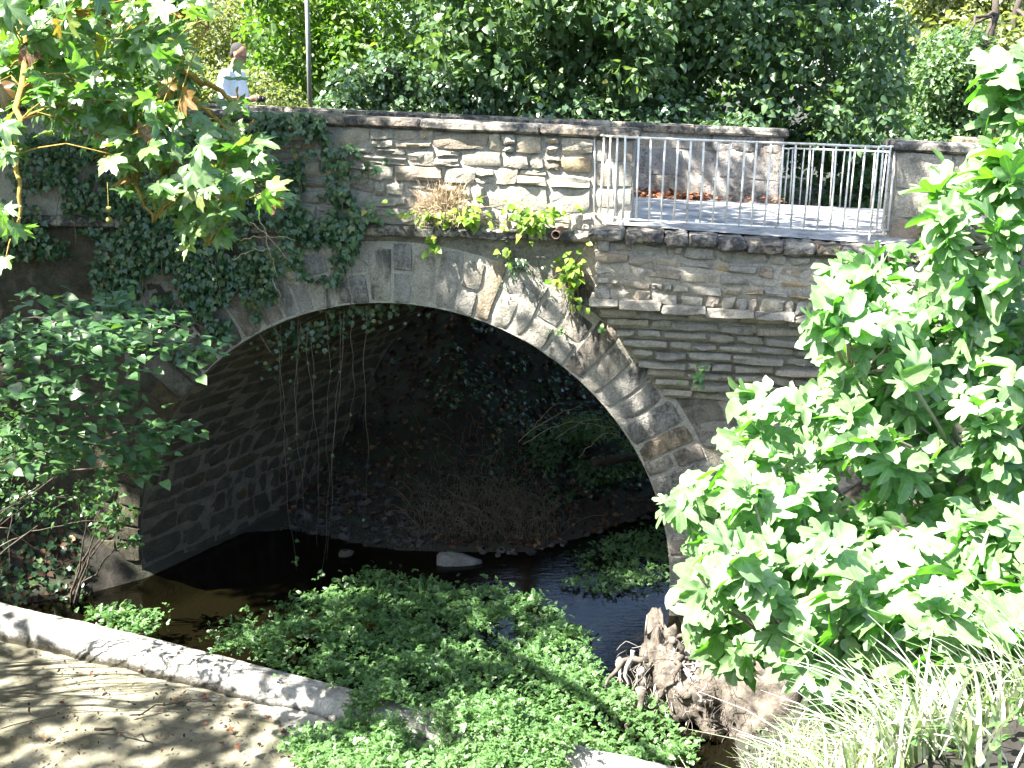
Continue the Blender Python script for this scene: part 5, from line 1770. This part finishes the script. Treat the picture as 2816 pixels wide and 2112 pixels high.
for (a, b_, Y) in SPR:
    p0 = at_depth(a[0], a[1], Y + 0.25)
    p1 = at_depth(b_[0], b_[1], Y)
    ax = bez(p0, p1, (0, 0, 0.08), 12, wob=0.01)
    limb(sap, np.vstack([bez(sb + [0, 0, RNG.uniform(.2, 2.0)], p0, (RNG.normal(0, .12), RNG.normal(0, .2), RNG.uniform(.1, .5)), 7, wob=.04)[:-1], ax]), 0.009, 0.003, M['bark'], 'limb', 5)
    ln = np.linalg.norm(p1 - p0)
    for k in range(int(64 * max(ln, 0.5))):
        t_ = RNG.random()
        c = ax[int(t_ * 11)] + np.array([RNG.normal(0, .05), RNG.normal(0, .2), RNG.normal(-0.02, .06)])
        d = (p1 - p0) / ln
        tip = d * 0.8 + np.array([0, RNG.choice([-1, 1]) * RNG.uniform(.2, 1), -0.35])
        P.append(c); Tp.append(tip); S.append(RNG.uniform(.075, .13))
        Nn.append(UP + RNG.normal(0, .28, 3) + np.array([-.1, -.25, 0]))
P, Nn, Tp, S = map(np.array, (P, Nn, Tp, S))
R = frames(Nn, Tp)
rest = leaves_as_parts('leaf', T_HEART, M['sap_obj'], P, R, S, sap, 280)
kid('foliage', scatter('foliage', T_HEART, P[rest], R[rest], S[rest], RNG.random(len(rest))), M['sap'], sap, kind='stuff')
limb(sap, bez(sb - [0, 0, .2], sb + [0.2, 0.1, 2.2], (.05, 0, 0), 7), 0.05, 0.02, M['bark'], 'trunk', 8)

def cl(pl_, n, Y, j, r):
    return pix_clumps(pl_, n, Y, j, r)
c, r = cl([(-20, 900), (150, 930), (250, 1040), (200, 1100), (-20, 1120)], 16, 10.3, .5, (.18, .3))
bush('bramble', 'dim bramble thicket on the left bank under the sapling', (-6.6, 10.8, H1(-6.6, 10.8)), c, r, 60, T_OVAL, (.05, .08), 'sap')
c, r = cl([(180, 1050), (290, 1060), (280, 1170), (200, 1160)], 7, 12.2, .2, (.1, .18))
bush('bramble', 'small sunlit bramble shoot beside the foot of the abutment', (-5.6, 12.6, H1(-5.6, 12.6)), c, r, 22, T_HEART, (.06, .09), 'sap')
c, r = cl([(1180, 880), (1330, 900), (1400, 960), (1390, 1020), (1250, 1050), (1150, 980)], 22, 16.8, .5, (.2, .36))
bush('shrub', 'shaded green shrub on the bank behind the right half of the arch', (1.2, 17.2, H1(1.2, 17.2)), c, r, 130, T_OVAL, (.06, .1), 'lime')
c, r = cl([(850, 680), (1150, 690), (1250, 800), (1150, 840), (900, 760)], 16, 18.8, .5, (.2, .35))
bush('shrub', 'ivy clad shrub at the head of the litter bank behind the arch', (-0.6, 19.4, H1(-0.6, 19.4)), c, r, 90, T_IVYL, (.06, .09), 'ivy')
c, r = cl([(2010, 440), (2110, 420), (2130, 540), (2020, 545)], 12, 11.6, .25, (.12, .2))
bush('shrub', 'small shrub with reddish leaves growing against the right hand pier', (4.7, 11.7, H1(4.7, 11.7)), c, r, 70, T_OVAL, (.05, .08), 'lime')
c, r = cl([(400, 150), (470, 130), (560, 230), (640, 230), (640, 300), (420, 290)], 16, 16.8, .5, (.25, .4))
bush('shrub', 'pale dry verge shrub behind the man', tuple(L(0.3, 3.0, zdeck(0.3) + 0.0) * [1, 1, 1]) if False else (c[:, 0].mean(), 18.6, H1(c[:, 0].mean(), 18.6)), c + [0, 1.9, 0.15], r, 110, T_OVAL, (.05, .09), 'pale')

def canes(name, label, spots, rad, mat, n=1, cat='twigs'):
    B = Bag()
    for (x0, y0, Y0, x1, y1, Y1, bow) in spots:
        a, b_ = at_depth(x0, y0, Y0), at_depth(x1, y1, Y1)
        B.tube(bez(a, b_, (0, 0, bow), 12, wob=0.012), np.linspace(rad, rad * .4, 12), 4)
    t = thing(name, label, cat, tuple(at_depth(spots[0][0], spots[0][1], spots[0][2])))
    kid('stems', B.mesh('stems'), M[mat], t)
    return t
canes('dry_canes', 'pale dry arching canes under the right half of the arch', [(1120, 955, 16.2, 1260, 880, 16.0, .12), (1150, 930, 16.3, 1215, 870, 15.8, .1), (1130, 960, 16, 1340, 935, 15.5, .25), (1200, 950, 16, 1300, 905, 15.5, .1), (1250, 990, 15.6, 1340, 940, 15.4, .15)], .009, 'dry')
canes('dry_canes', 'dead upright stems on the litter bank behind the hanging vines', [(790, 1030, 16.8, 785, 880, 17.2, .0), (860, 870, 17.5, 930, 1010, 16.4, .05), (1000, 1040, 16.2, 1020, 900, 16.6, .03), (1060, 1080, 15.8, 1080, 930, 16.4, .03)], .010, 'vine')
canes('dry_canes', 'tangle of dead bramble canes on the left bank', [(0, 1060, 10.5, 180, 1150, 11.4, .1), (0, 1180, 11, 240, 1130, 11.8, .1), (30, 1000, 10.5, 20, 1230, 11.5, .05), (160, 1060, 11.4, 210, 1210, 11.9, .03), (100, 1080, 11, 300, 1140, 12.2, .15), (0, 1140, 11, 150, 1240, 11.8, .05)], .007, 'vine')
canes('dry_canes', 'bare twigs poking out of the ivy beside the arch ring', [(540, 480, 12.6, 620, 560, 12.4, .05), (520, 520, 12.6, 640, 520, 12.4, .05), (560, 470, 12.7, 600, 600, 12.5, .02), (500, 560, 12.6, 590, 540, 12.4, .03), (590, 600, 12.6, 620, 690, 12.5, .02)], .005, 'dry')
# dry grass mound at the water under the arch
B = Bag()
for k in range(900):
    q = at_height(RNG.uniform(900, 1180), 1200 + RNG.uniform(-70, 0), 0.05)
    x, y = q[0] + RNG.normal(0, .2), max(q[1], 14.5) + abs(RNG.normal(0, .6))
    a = np.array([x, y, H1(x, y)])
    b_ = a + np.array([RNG.normal(0, .2), -RNG.uniform(0, .3), RNG.uniform(.15, .5)])
    B.tube(bez(a, b_, (0, -.04, .12), 5), 0.004, 3, False)
t = thing('dry_grass', 'mound of dead brown grass at the water edge under the arch', 'dry grass', tuple(at_height(1050, 1180, 0.05)))
kid('blades', B.mesh('blades'), M['vine'], t, kind='stuff')
la = at_depth(1280, 1000, 15.6)
lb = at_depth(1375, 990, 15.9)
B = Bag()
B.tube(bez(la, lb, (0, 0, .03), 8, wob=.01), np.linspace(.07, .06, 8), 9)
t = thing('log', 'short grey log wedged on the bank behind the right of the arch', 'log', tuple(la))
kid('trunk', B.mesh('trunk'), M['bark'], t)

# ------------------------------------------------------------------ uprooted stump at the foot of the arch
st = thing('tree_stump', 'weathered uprooted stump with tangled roots at the right foot of the arch', 'stump', (2.0, 10.3, 0.0))
def lump(c, rad, seed, amp=0.8, seg=30, fq=1.4):
    V, T = ball((0, 0, 0), 1.0, seg)
    V = np.array(V)
    nz = fbm(V * fq + seed, 5)
    rid = 1 - np.abs(2 * fbm(V * fq * 1.7 + seed + 3, 4) - 1)
    V = V * (0.7 + amp * (nz - .25) + 0.30 * (rid - .6))[:, None] * rad + c
    return tri_mesh('root_ball', V, T)
kid('root_ball', lump(np.array([2.15, 10.25, 0.18]), np.array([.58, .42, .46]), 3.0, 1.1, 56, 2.2), M['root'], st)
kid('root_ball', lump(np.array([1.68, 10.75, 0.26]), np.array([.20, .26, .46]), 8.0, 1.2, 44, 2.4), M['root'], st)
kid('root_ball', lump(np.array([2.75, 9.9, 0.30]), np.array([.58, .46, .58]), 12.0, 1.1, 56, 2.2), M['root'], st)
for k in range(70):
    c = np.array([2.1, 10.35, .42]) + RNG.normal(0, 1, 3) * [.42, .2, .16]
    e = c + np.array([RNG.normal(-.12, .25), RNG.normal(-.28, .12), RNG.normal(-.32, .22)])
    B = Bag()
    r0 = RNG.uniform(.012, .05)
    B.tube(bez(c, e, RNG.normal(0, .09, 3), 11, wob=.022), np.linspace(r0, .005, 11), 7)
    kid('root', B.mesh('root'), M['root'] if k % 3 else M['driftwood'], st)
for k in range(230):
    c = np.array([1.8, 10.4, .35]) + RNG.normal(0, 1, 3) * [.3, .22, .2] if k % 2 else np.array([2.45, 9.95, .42]) + RNG.normal(0, 1, 3) * [.4, .22, .2]
    e = c + np.array([RNG.normal(-.05, .14), RNG.normal(-.15, .1), RNG.normal(-.14, .15)])
    B = Bag()
    B.tube(bez(c, e, RNG.normal(0, .06, 3), 8, wob=.015), 0.0035, 3, False)
    kid('rootlet', B.mesh('rootlet'), M['driftwood'] if k % 2 else M['root'], st)
a = at_depth(1396, 1350, 10.7)
B = Bag()
B.tube([a - [0, 0, .12], a, a + [.004, 0, .12]], [.016, .012, .004], 5)
kid('root', B.mesh('root'), M['driftwood'], st)
# dark boulder behind the fig
for (c_, rad, sd, lab) in (((3.7, 9.3, 0.9), (.8, .7, .8), 21, 'brown earth boulder half hidden under the fig branches'),):
    me = lump(np.array([0, 0, 0.0]), np.array(rad), sd, .7)
    o = obj('boulder', me, M['root'], label=lab, category='boulder')
    o.location = (c_[0], c_[1], H1(c_[0], c_[1]) + 0.1)

# ------------------------------------------------------------------ long grass on the near bank
def blades(name, label, spots, n, ln, wd, lean=(-0.3, -0.1)):
    V, T, tint, k0 = [], [], [], 0
    for i in range(n):
        sx, sy, sr = spots[int(RNG.integers(0, len(spots)))]
        x, y = sx + RNG.normal(0, sr), sy + RNG.normal(0, sr)
        b0 = np.array([x, y, H1(x, y) - .02])
        a = RNG.uniform(0, 2 * math.pi)
        h = np.array([math.cos(a) + lean[0], math.sin(a) + lean[1], 0])
        l = RNG.uniform(*ln)
        w = RNG.uniform(*wd)
        sp = RNG.uniform(.35, 1.15)
        side = np.array([-h[1], h[0], 0]) / (np.linalg.norm(h) + 1e-6)
        m = 6
        for s in range(m):
            t_ = s / (m - 1)
            p = b0 + UP * l * (t_ - 0.42 * sp * t_ ** 2.2) + h * l * sp * 0.55 * t_ ** 1.7
            ww = w * (1 - t_ ** 2.0) + 0.0006
            V += [p - side * ww, p + side * ww]
            if s:
                q = k0 + 2 * s
                T += [(q - 2, q - 1, q + 1), (q - 2, q + 1, q)]
        tint += [RNG.random()] * (2 * m)
        k0 += 2 * m
    me = tri_mesh(name, np.array(V), np.array(T), tint=np.array(tint))
    return obj(name, me, M['grass'], kind='stuff', label=label, category='grass')
sp = [(RNG.uniform(0.75, 2.6), RNG.uniform(2.7, 4.2), RNG.uniform(.04, .09)) for k in range(46)]
sp += [(RNG.uniform(0.9, 1.9), RNG.uniform(2.3, 2.9), RNG.uniform(.05, .1)) for k in range(26)]
sp += [(RNG.uniform(0.5, 1.4), RNG.uniform(4.0, 5.3), RNG.uniform(.05, .1)) for k in range(12)]
blades('long_grass', 'long bleached grass arching over the near bank below the fig', sp, 2100, (.20, .52), (.003, .007), (-0.6, -0.15))
sp = [(RNG.uniform(1.9, 3.3), RNG.uniform(6.2, 9.0), RNG.uniform(.06, .14)) for k in range(34)]
blades('long_grass', 'dry grass tufts on the bank between stump and fig', sp, 1500, (.25, .6), (.003, .006), (-0.4, -0.2))
sp = [(RNG.uniform(0.25, 0.95), RNG.uniform(4.0, 4.7), RNG.uniform(.04, .08)) for k in range(14)]
blades('long_grass', 'sparse tall grass blades leaning out over the weir from the near bank', sp, 260, (.6, 1.0), (.003, .006), (-0.5, 0.0))
ground_scatter('bank_herbs', 'low green herbs between the grass on the near bank', [(0.3, 5.6), (0.6, 3.6), (0.9, 2.0), (3.5, 1.8), (4.5, 6), (4.2, 9.5), (2.4, 9.6), (1.7, 7.3)], 9000, T_CARD, (.02, .045), 'cress', .05, .5, cat='herbs')

# ------------------------------------------------------------------ things lying in the shallow pool
s0, s1 = at_height(213, 1400, 0.0), at_height(208, 1345, 0.30)
B = Bag()
B.tube(bez(s0 - [0, 0, .05], s1, (.01, 0, 0), 6, wob=.004), np.linspace(.016, .010, 6), 6)
B.tube(bez(s0 + [0, 0, .07], s0 + [-.16, -.05, .01], (0, 0, .02), 5), np.linspace(.009, .004, 5), 5)
t = thing('stick', 'bleached forked stick standing in the pool against the weir', 'stick', tuple(s0))
kid('branch', B.mesh('branch'), M['driftwood'], t)
for (x0, y0, x1, y1, rad, lab) in ((205, 1575, 330, 1605, .016, 'brown sunken branch lying on the pool floor'), (280, 1545, 470, 1505, .010, 'long thin twig slanting across the dappled pool floor'), (0, 1575, 190, 1535, .006, 'thin twig half sunk in sand by the pool edge'), (520, 1510, 620, 1525, .012, 'dark twig lying on dry sand next to the watercress')):
    a, b_ = at_height(x0, y0, 0.01), at_height(x1, y1, 0.02)
    B = Bag()
    B.tube(bez(a, b_, (.02, .05, .01), 9, wob=.012), np.linspace(rad, rad * .4, 9), 6)
    t = thing('twig', lab, 'twig', tuple(a))
    kid('stem', B.mesh('stem'), M['bark'], t)
dl_me = [tri_mesh('fallen_leaf', V, T, uv) for V, T, uv in (polar_leaf(H_PLANE, .4, .35, .4, .12, s) for s in (5, 6))] + [tri_mesh('fallen_leaf', *strip_leaf([(0.0, 0.05), (0.3, 0.27), (0.65, 0.24), (1.0, 0.01)], .5, .4))]
for me in dl_me:
    me.materials.append(M['red_obj'])
spots = [(505, 1495), (440, 1515), (575, 1590), (580, 1605), (740, 1505), (660, 1490), (750, 1600), (310, 1390), (430, 1410), (600, 1535), (560, 1565), (170, 1520), (90, 1545), (350, 1440), (260, 1480), (650, 1555), (630, 1480), (500, 1560), (120, 1600), (390, 1590), (450, 1470), (690, 1580), (540, 1600), (240, 1440), (400, 1540)]
for k, (x, y) in enumerate(spots):
    x, y = x * 0.92 - 20, y + RNG.normal(0, 8)
    q = at_height(x, y, 0.015)
    o = obj('fallen_leaf', dl_me[k % 3], None, None, label='curled reddish leaf lying on the sandy floor of the shallow pool', category='leaf', group='fallen leaves in the pool')
    o.location = (q[0], q[1], max(0.004, H1(q[0], q[1])) + 0.012)
    s = RNG.uniform(.035, .075)
    o.scale = (s, s, s)
    o.rotation_euler = (RNG.normal(0, .25), RNG.normal(0, .25), RNG.uniform(0, 6.28))
# small debris on the dry sand by the weir
pts = []
while len(pts) < 500:
    x, y = RNG.uniform(-5.5, -1.6), RNG.uniform(8.4, 11.4)
    d = sdist(np.array([x]), np.array([y]), WEIR)[0]
    if d < -0.33 and RNG.random() < 0.25 + 0.75 * math.exp(d + .3):
        pts.append((x, y, max(0, H1(x, y)) + .008))
P = np.array(pts)
obj('debris', scatter('debris', T_OVAL, P, frames(UP + RNG.normal(0, .4, P.shape), unit(len(P))), RNG.uniform(.012, .05, len(P)), RNG.random(len(P))), M['dead'], kind='stuff', label='dark flecks of leaf debris strewn on the sand along the weir', category='debris')

# ------------------------------------------------------------------ lamp post
lx = at_depth(668, 190, 21.0)
lg = H1(lx[0], lx[1])
lamp = thing('lamp_post', 'grey steel lamp post standing behind the bridge at the hedge', 'lamp post', (lx[0], lx[1], lg))
B = Bag()
B.tube([np.array([lx[0], lx[1], lg - .2]), np.array([lx[0], lx[1], lg + 1.2])], [.06, .058], 14)
B.tube([np.array([lx[0], lx[1], lg + 1.2]), np.array([lx[0] + .02, lx[1], lg + 5.2])], [.046, .038], 14)
kid('pole', B.mesh('pole'), M['lamp'], lamp)
B = Bag()
B.tube(bez((lx[0] + .02, lx[1], lg + 5.1), (lx[0] + .9, lx[1] - .3, lg + 5.5), (0, 0, .15), 8), .025, 8)
kid('arm', B.mesh('arm'), M['lamp'], lamp)
V, T = ball((lx[0] + 1.1, lx[1] - .36, lg + 5.5), 1.0, 14)
V = (np.array(V) - V[0] + [0, 0, 1.0]) * [.3, .14, .07] + np.array([lx[0] + 1.1, lx[1] - .36, lg + 5.5])
kid('lamp_head', tri_mesh('lamp_head', V, T), M['lampglass'], lamp)

# ------------------------------------------------------------------ person behind the parapet
M['skin'] = simple_mat('skin', (0.36, 0.19, 0.13), 0.5, var=0.12, scale=30)
M['shirt'] = simple_mat('white_shirt', (0.66, 0.70, 0.78), 0.85, var=0.06, scale=18, bmp=0.4)
M['trousers'] = simple_mat('dark_trousers', (0.05, 0.055, 0.07), 0.9, var=0.2, scale=30)
M['hair'] = simple_mat('greying_hair', (0.045, 0.043, 0.042), 0.7, var=0.5, scale=140, bmp=0.6)
M['black'] = simple_mat('black_plastic', (0.02, 0.02, 0.022), 0.4, var=0.1)
M['shoe'] = simple_mat('brown_shoe', (0.08, 0.05, 0.03), 0.6, var=0.2)
ppos = L(1.17, 0.92, 0)
pdk = zdeck(1.17) + 0.01
man = thing('person', 'man in a white shirt and glasses looking down behind the ivied parapet', 'person', (ppos[0], ppos[1], pdk))
PM = Matrix.Translation((ppos[0], ppos[1], pdk)) @ Matrix.Rotation(-AL - 0.15, 4, 'Z') @ Matrix.Scale(1.03, 4)
PM3 = np.array(PM)[:3, :3]
PT = np.array(PM)[:3, 3]
def ell(c, r, seg=18, rot=None):
    V, T = ball((0, 0, 0), 1.0, seg)
    V = np.array(V) * r
    if rot is not None:
        V = V @ np.array(Euler(rot).to_matrix()).T
    return V + c, T
def fused(name, shapes, voxel, mat, parent, smooth_it=2):
    B = Bag()
    for V, T in shapes:
        B.add(V, T)
    me = B.mesh(name)
    tmp = bpy.data.objects.new('tmp', me)
    COL.objects.link(tmp)
    r = tmp.modifiers.new('r', 'REMESH')
    r.mode = 'VOXEL'
    r.voxel_size = voxel
    s = tmp.modifiers.new('s', 'SMOOTH')
    s.iterations = smooth_it
    dg = bpy.context.evaluated_depsgraph_get()
    me2 = bpy.data.meshes.new_from_object(tmp.evaluated_get(dg))
    bpy.data.objects.remove(tmp)
    co = np.zeros(len(me2.vertices) * 3, np.float32)
    me2.vertices.foreach_get('co', co)
    co = co.reshape(-1, 3) @ PM3.T + PT
    me2.vertices.foreach_set('co', co.astype(np.float32).ravel())
    me2.polygons.foreach_set('use_smooth', [True] * len(me2.polygons))
    me2.name = name
    me2.materials.clear()
    me2.update()
    return kid(name, me2, mat, parent)
def seg_(pts, rad, n=12):
    return tube(np.array(pts, float), rad, n)
tl = (0, math.radians(22), 0)                 # bowed head
hc = np.array([0.085, 0, 1.645])
def hd(x, y, z):
    return hc + np.array(Euler(tl).to_matrix()) @ np.array([x, y, z])
S_ = [ell(hd(-.012, 0, .035), (.098, .077, .092), 20, tl), ell(hd(.022, 0, -.035), (.074, .062, .082), 18, tl), ell(hd(.055, 0, -.095), (.030, .034, .026), 12, tl),
      seg_([hd(.086, 0, .012), hd(.108, 0, -.022), hd(.092, 0, -.036)], [.010, .016, .012], 8), ell(hd(.080, 0, -.066), (.016, .026, .012), 10, tl),
      ell(hd(.0, .080, -.012), (.020, .011, .032), 10, tl), ell(hd(.0, -.080, -.012), (.020, .011, .032), 10, tl), ell(hd(.075, 0, .022), (.018, .056, .012), 10, tl),
      seg_([(-.015, 0, 1.42), (.02, 0, 1.50), hd(-.01, 0, -.06)], [.065, .058, .056]),
      seg_([(0, 0, .92), (0, 0, 1.1), (-.01, 0, 1.28), (-.01, 0, 1.42)], [.13, .125, .135, .10])]
for s in (-1, 1):
    S_ += [seg_([(0, .05 * s, 1.40), (-.01, .185 * s, 1.41)], [.07, .062]), seg_([(-.01, .19 * s, 1.41), (-.03, .23 * s, 1.26), (.0, .235 * s, 1.14)], [.052, .046, .040]),
           seg_([(0, .235 * s, 1.14), (.13, .17 * s, 1.12), (.235, .10 * s, 1.125)], [.040, .036, .026]),
           ell((.275, .075 * s, 1.128), (.045, .018, .036), 12, (0, 0, -.5 * s))]
    for k, (ln, zz) in enumerate(((.060, .028), (.070, .010), (.066, -.008), (.052, -.025))):
        a = np.array([.305, .058 * s, 1.128 + zz])
        S_.append(seg_([a, a + [ln * .55, -.014 * s, 0], a + [ln * .75, -.038 * s, -.004], a + [ln * .62, -.056 * s, -.006]], [.0095, .009, .0085, .0075], 8))
    a = np.array([.262, .066 * s, 1.158])
    S_.append(seg_([a, a + [.03, -.018 * s, .016], a + [.058, -.034 * s, .012]], [.0115, .010, .008], 8))
    S_ += [seg_([(0, .095 * s, .95), (.015, .10 * s, .52), (0, .10 * s, .09)], [.088, .06, .042]), ell((.055, .10 * s, .04), (.125, .045, .04), 12)]
fused('body', S_, 0.0095, M['skin'], man, 3)
fused('shirt', [seg_([(0, 0, .90), (0, 0, 1.05), (-.015, 0, 1.25), (-.015, 0, 1.40), (-.01, 0, 1.475)], [.155, .150, .158, .135, .075], 20)] + [x for s in (-1, 1) for x in (seg_([(-.01, .04 * s, 1.395), (-.012, .19 * s, 1.40)], [.092, .078]), ell((0, .07 * s, 1.2), (.145, .11, .2), 16), seg_([(-.012, .19 * s, 1.405), (-.035, .235 * s, 1.26), (-.005, .24 * s, 1.14), (.06, .215 * s, 1.125)], [.072, .064, .058, .052]))], 0.012, M['shirt'], man, 4)
fused('trousers', [seg_([(0, 0, .86), (0, 0, .98)], [.152, .152], 20)] + [seg_([(0, .09 * s, .93), (.018, .10 * s, .52), (0, .10 * s, .07)], [.102, .078, .065], 14) for s in (-1, 1)], 0.014, M['trousers'], man, 3)
fused('hair', [ell(hd(-.032, 0, .054), (.092, .080, .082), 20, tl), ell(hd(-.060, 0, .0), (.052, .072, .065), 16, tl)], 0.008, M['hair'], man, 1)
B = Bag()
for s in (-1, 1):
    ringp = [hd(.098 + .006 * math.cos(t_), s * .033 + .024 * math.cos(t_), .002 + .018 * math.sin(t_)) for t_ in np.linspace(0, 2 * math.pi, 14)]
    B.tube(ringp, .0026, 5, False)
    B.tube([hd(.098, s * .058, .006), hd(.04, s * .079, .006), hd(-.01, s * .084, -.002)], .0028, 5)
B.tube([hd(.104, -.009, .006), hd(.104, .009, .006)], .0025, 5)
B.V = [v @ PM3.T + PT for v in B.V]
kid('glasses', B.mesh('glasses'), M['black'], man)
for s in (-1, 1):
    B = Bag()
    V, T = ell((.06, .10 * s, .04), (.135, .05, .045), 14)
    B.add(V @ PM3.T + PT, T)
    kid('shoe', B.mesh('shoe'), M['shoe'], man)
B = Bag()
B.box((.335, -.055, 1.095), (.375, .055, 1.165))
V, T = tube([(.375, 0, 1.13), (.41, 0, 1.13)], .028, 14)
B.add(V, T)
B.V = [v @ PM3.T + PT for v in B.V]
cm = thing('compact_camera', 'small black camera held in the hands of the man', 'camera', tuple(PM3 @ np.array([.355, 0, 1.095]) + PT))
kid('camera_body', B.mesh('camera_body', False), M['black'], cm)
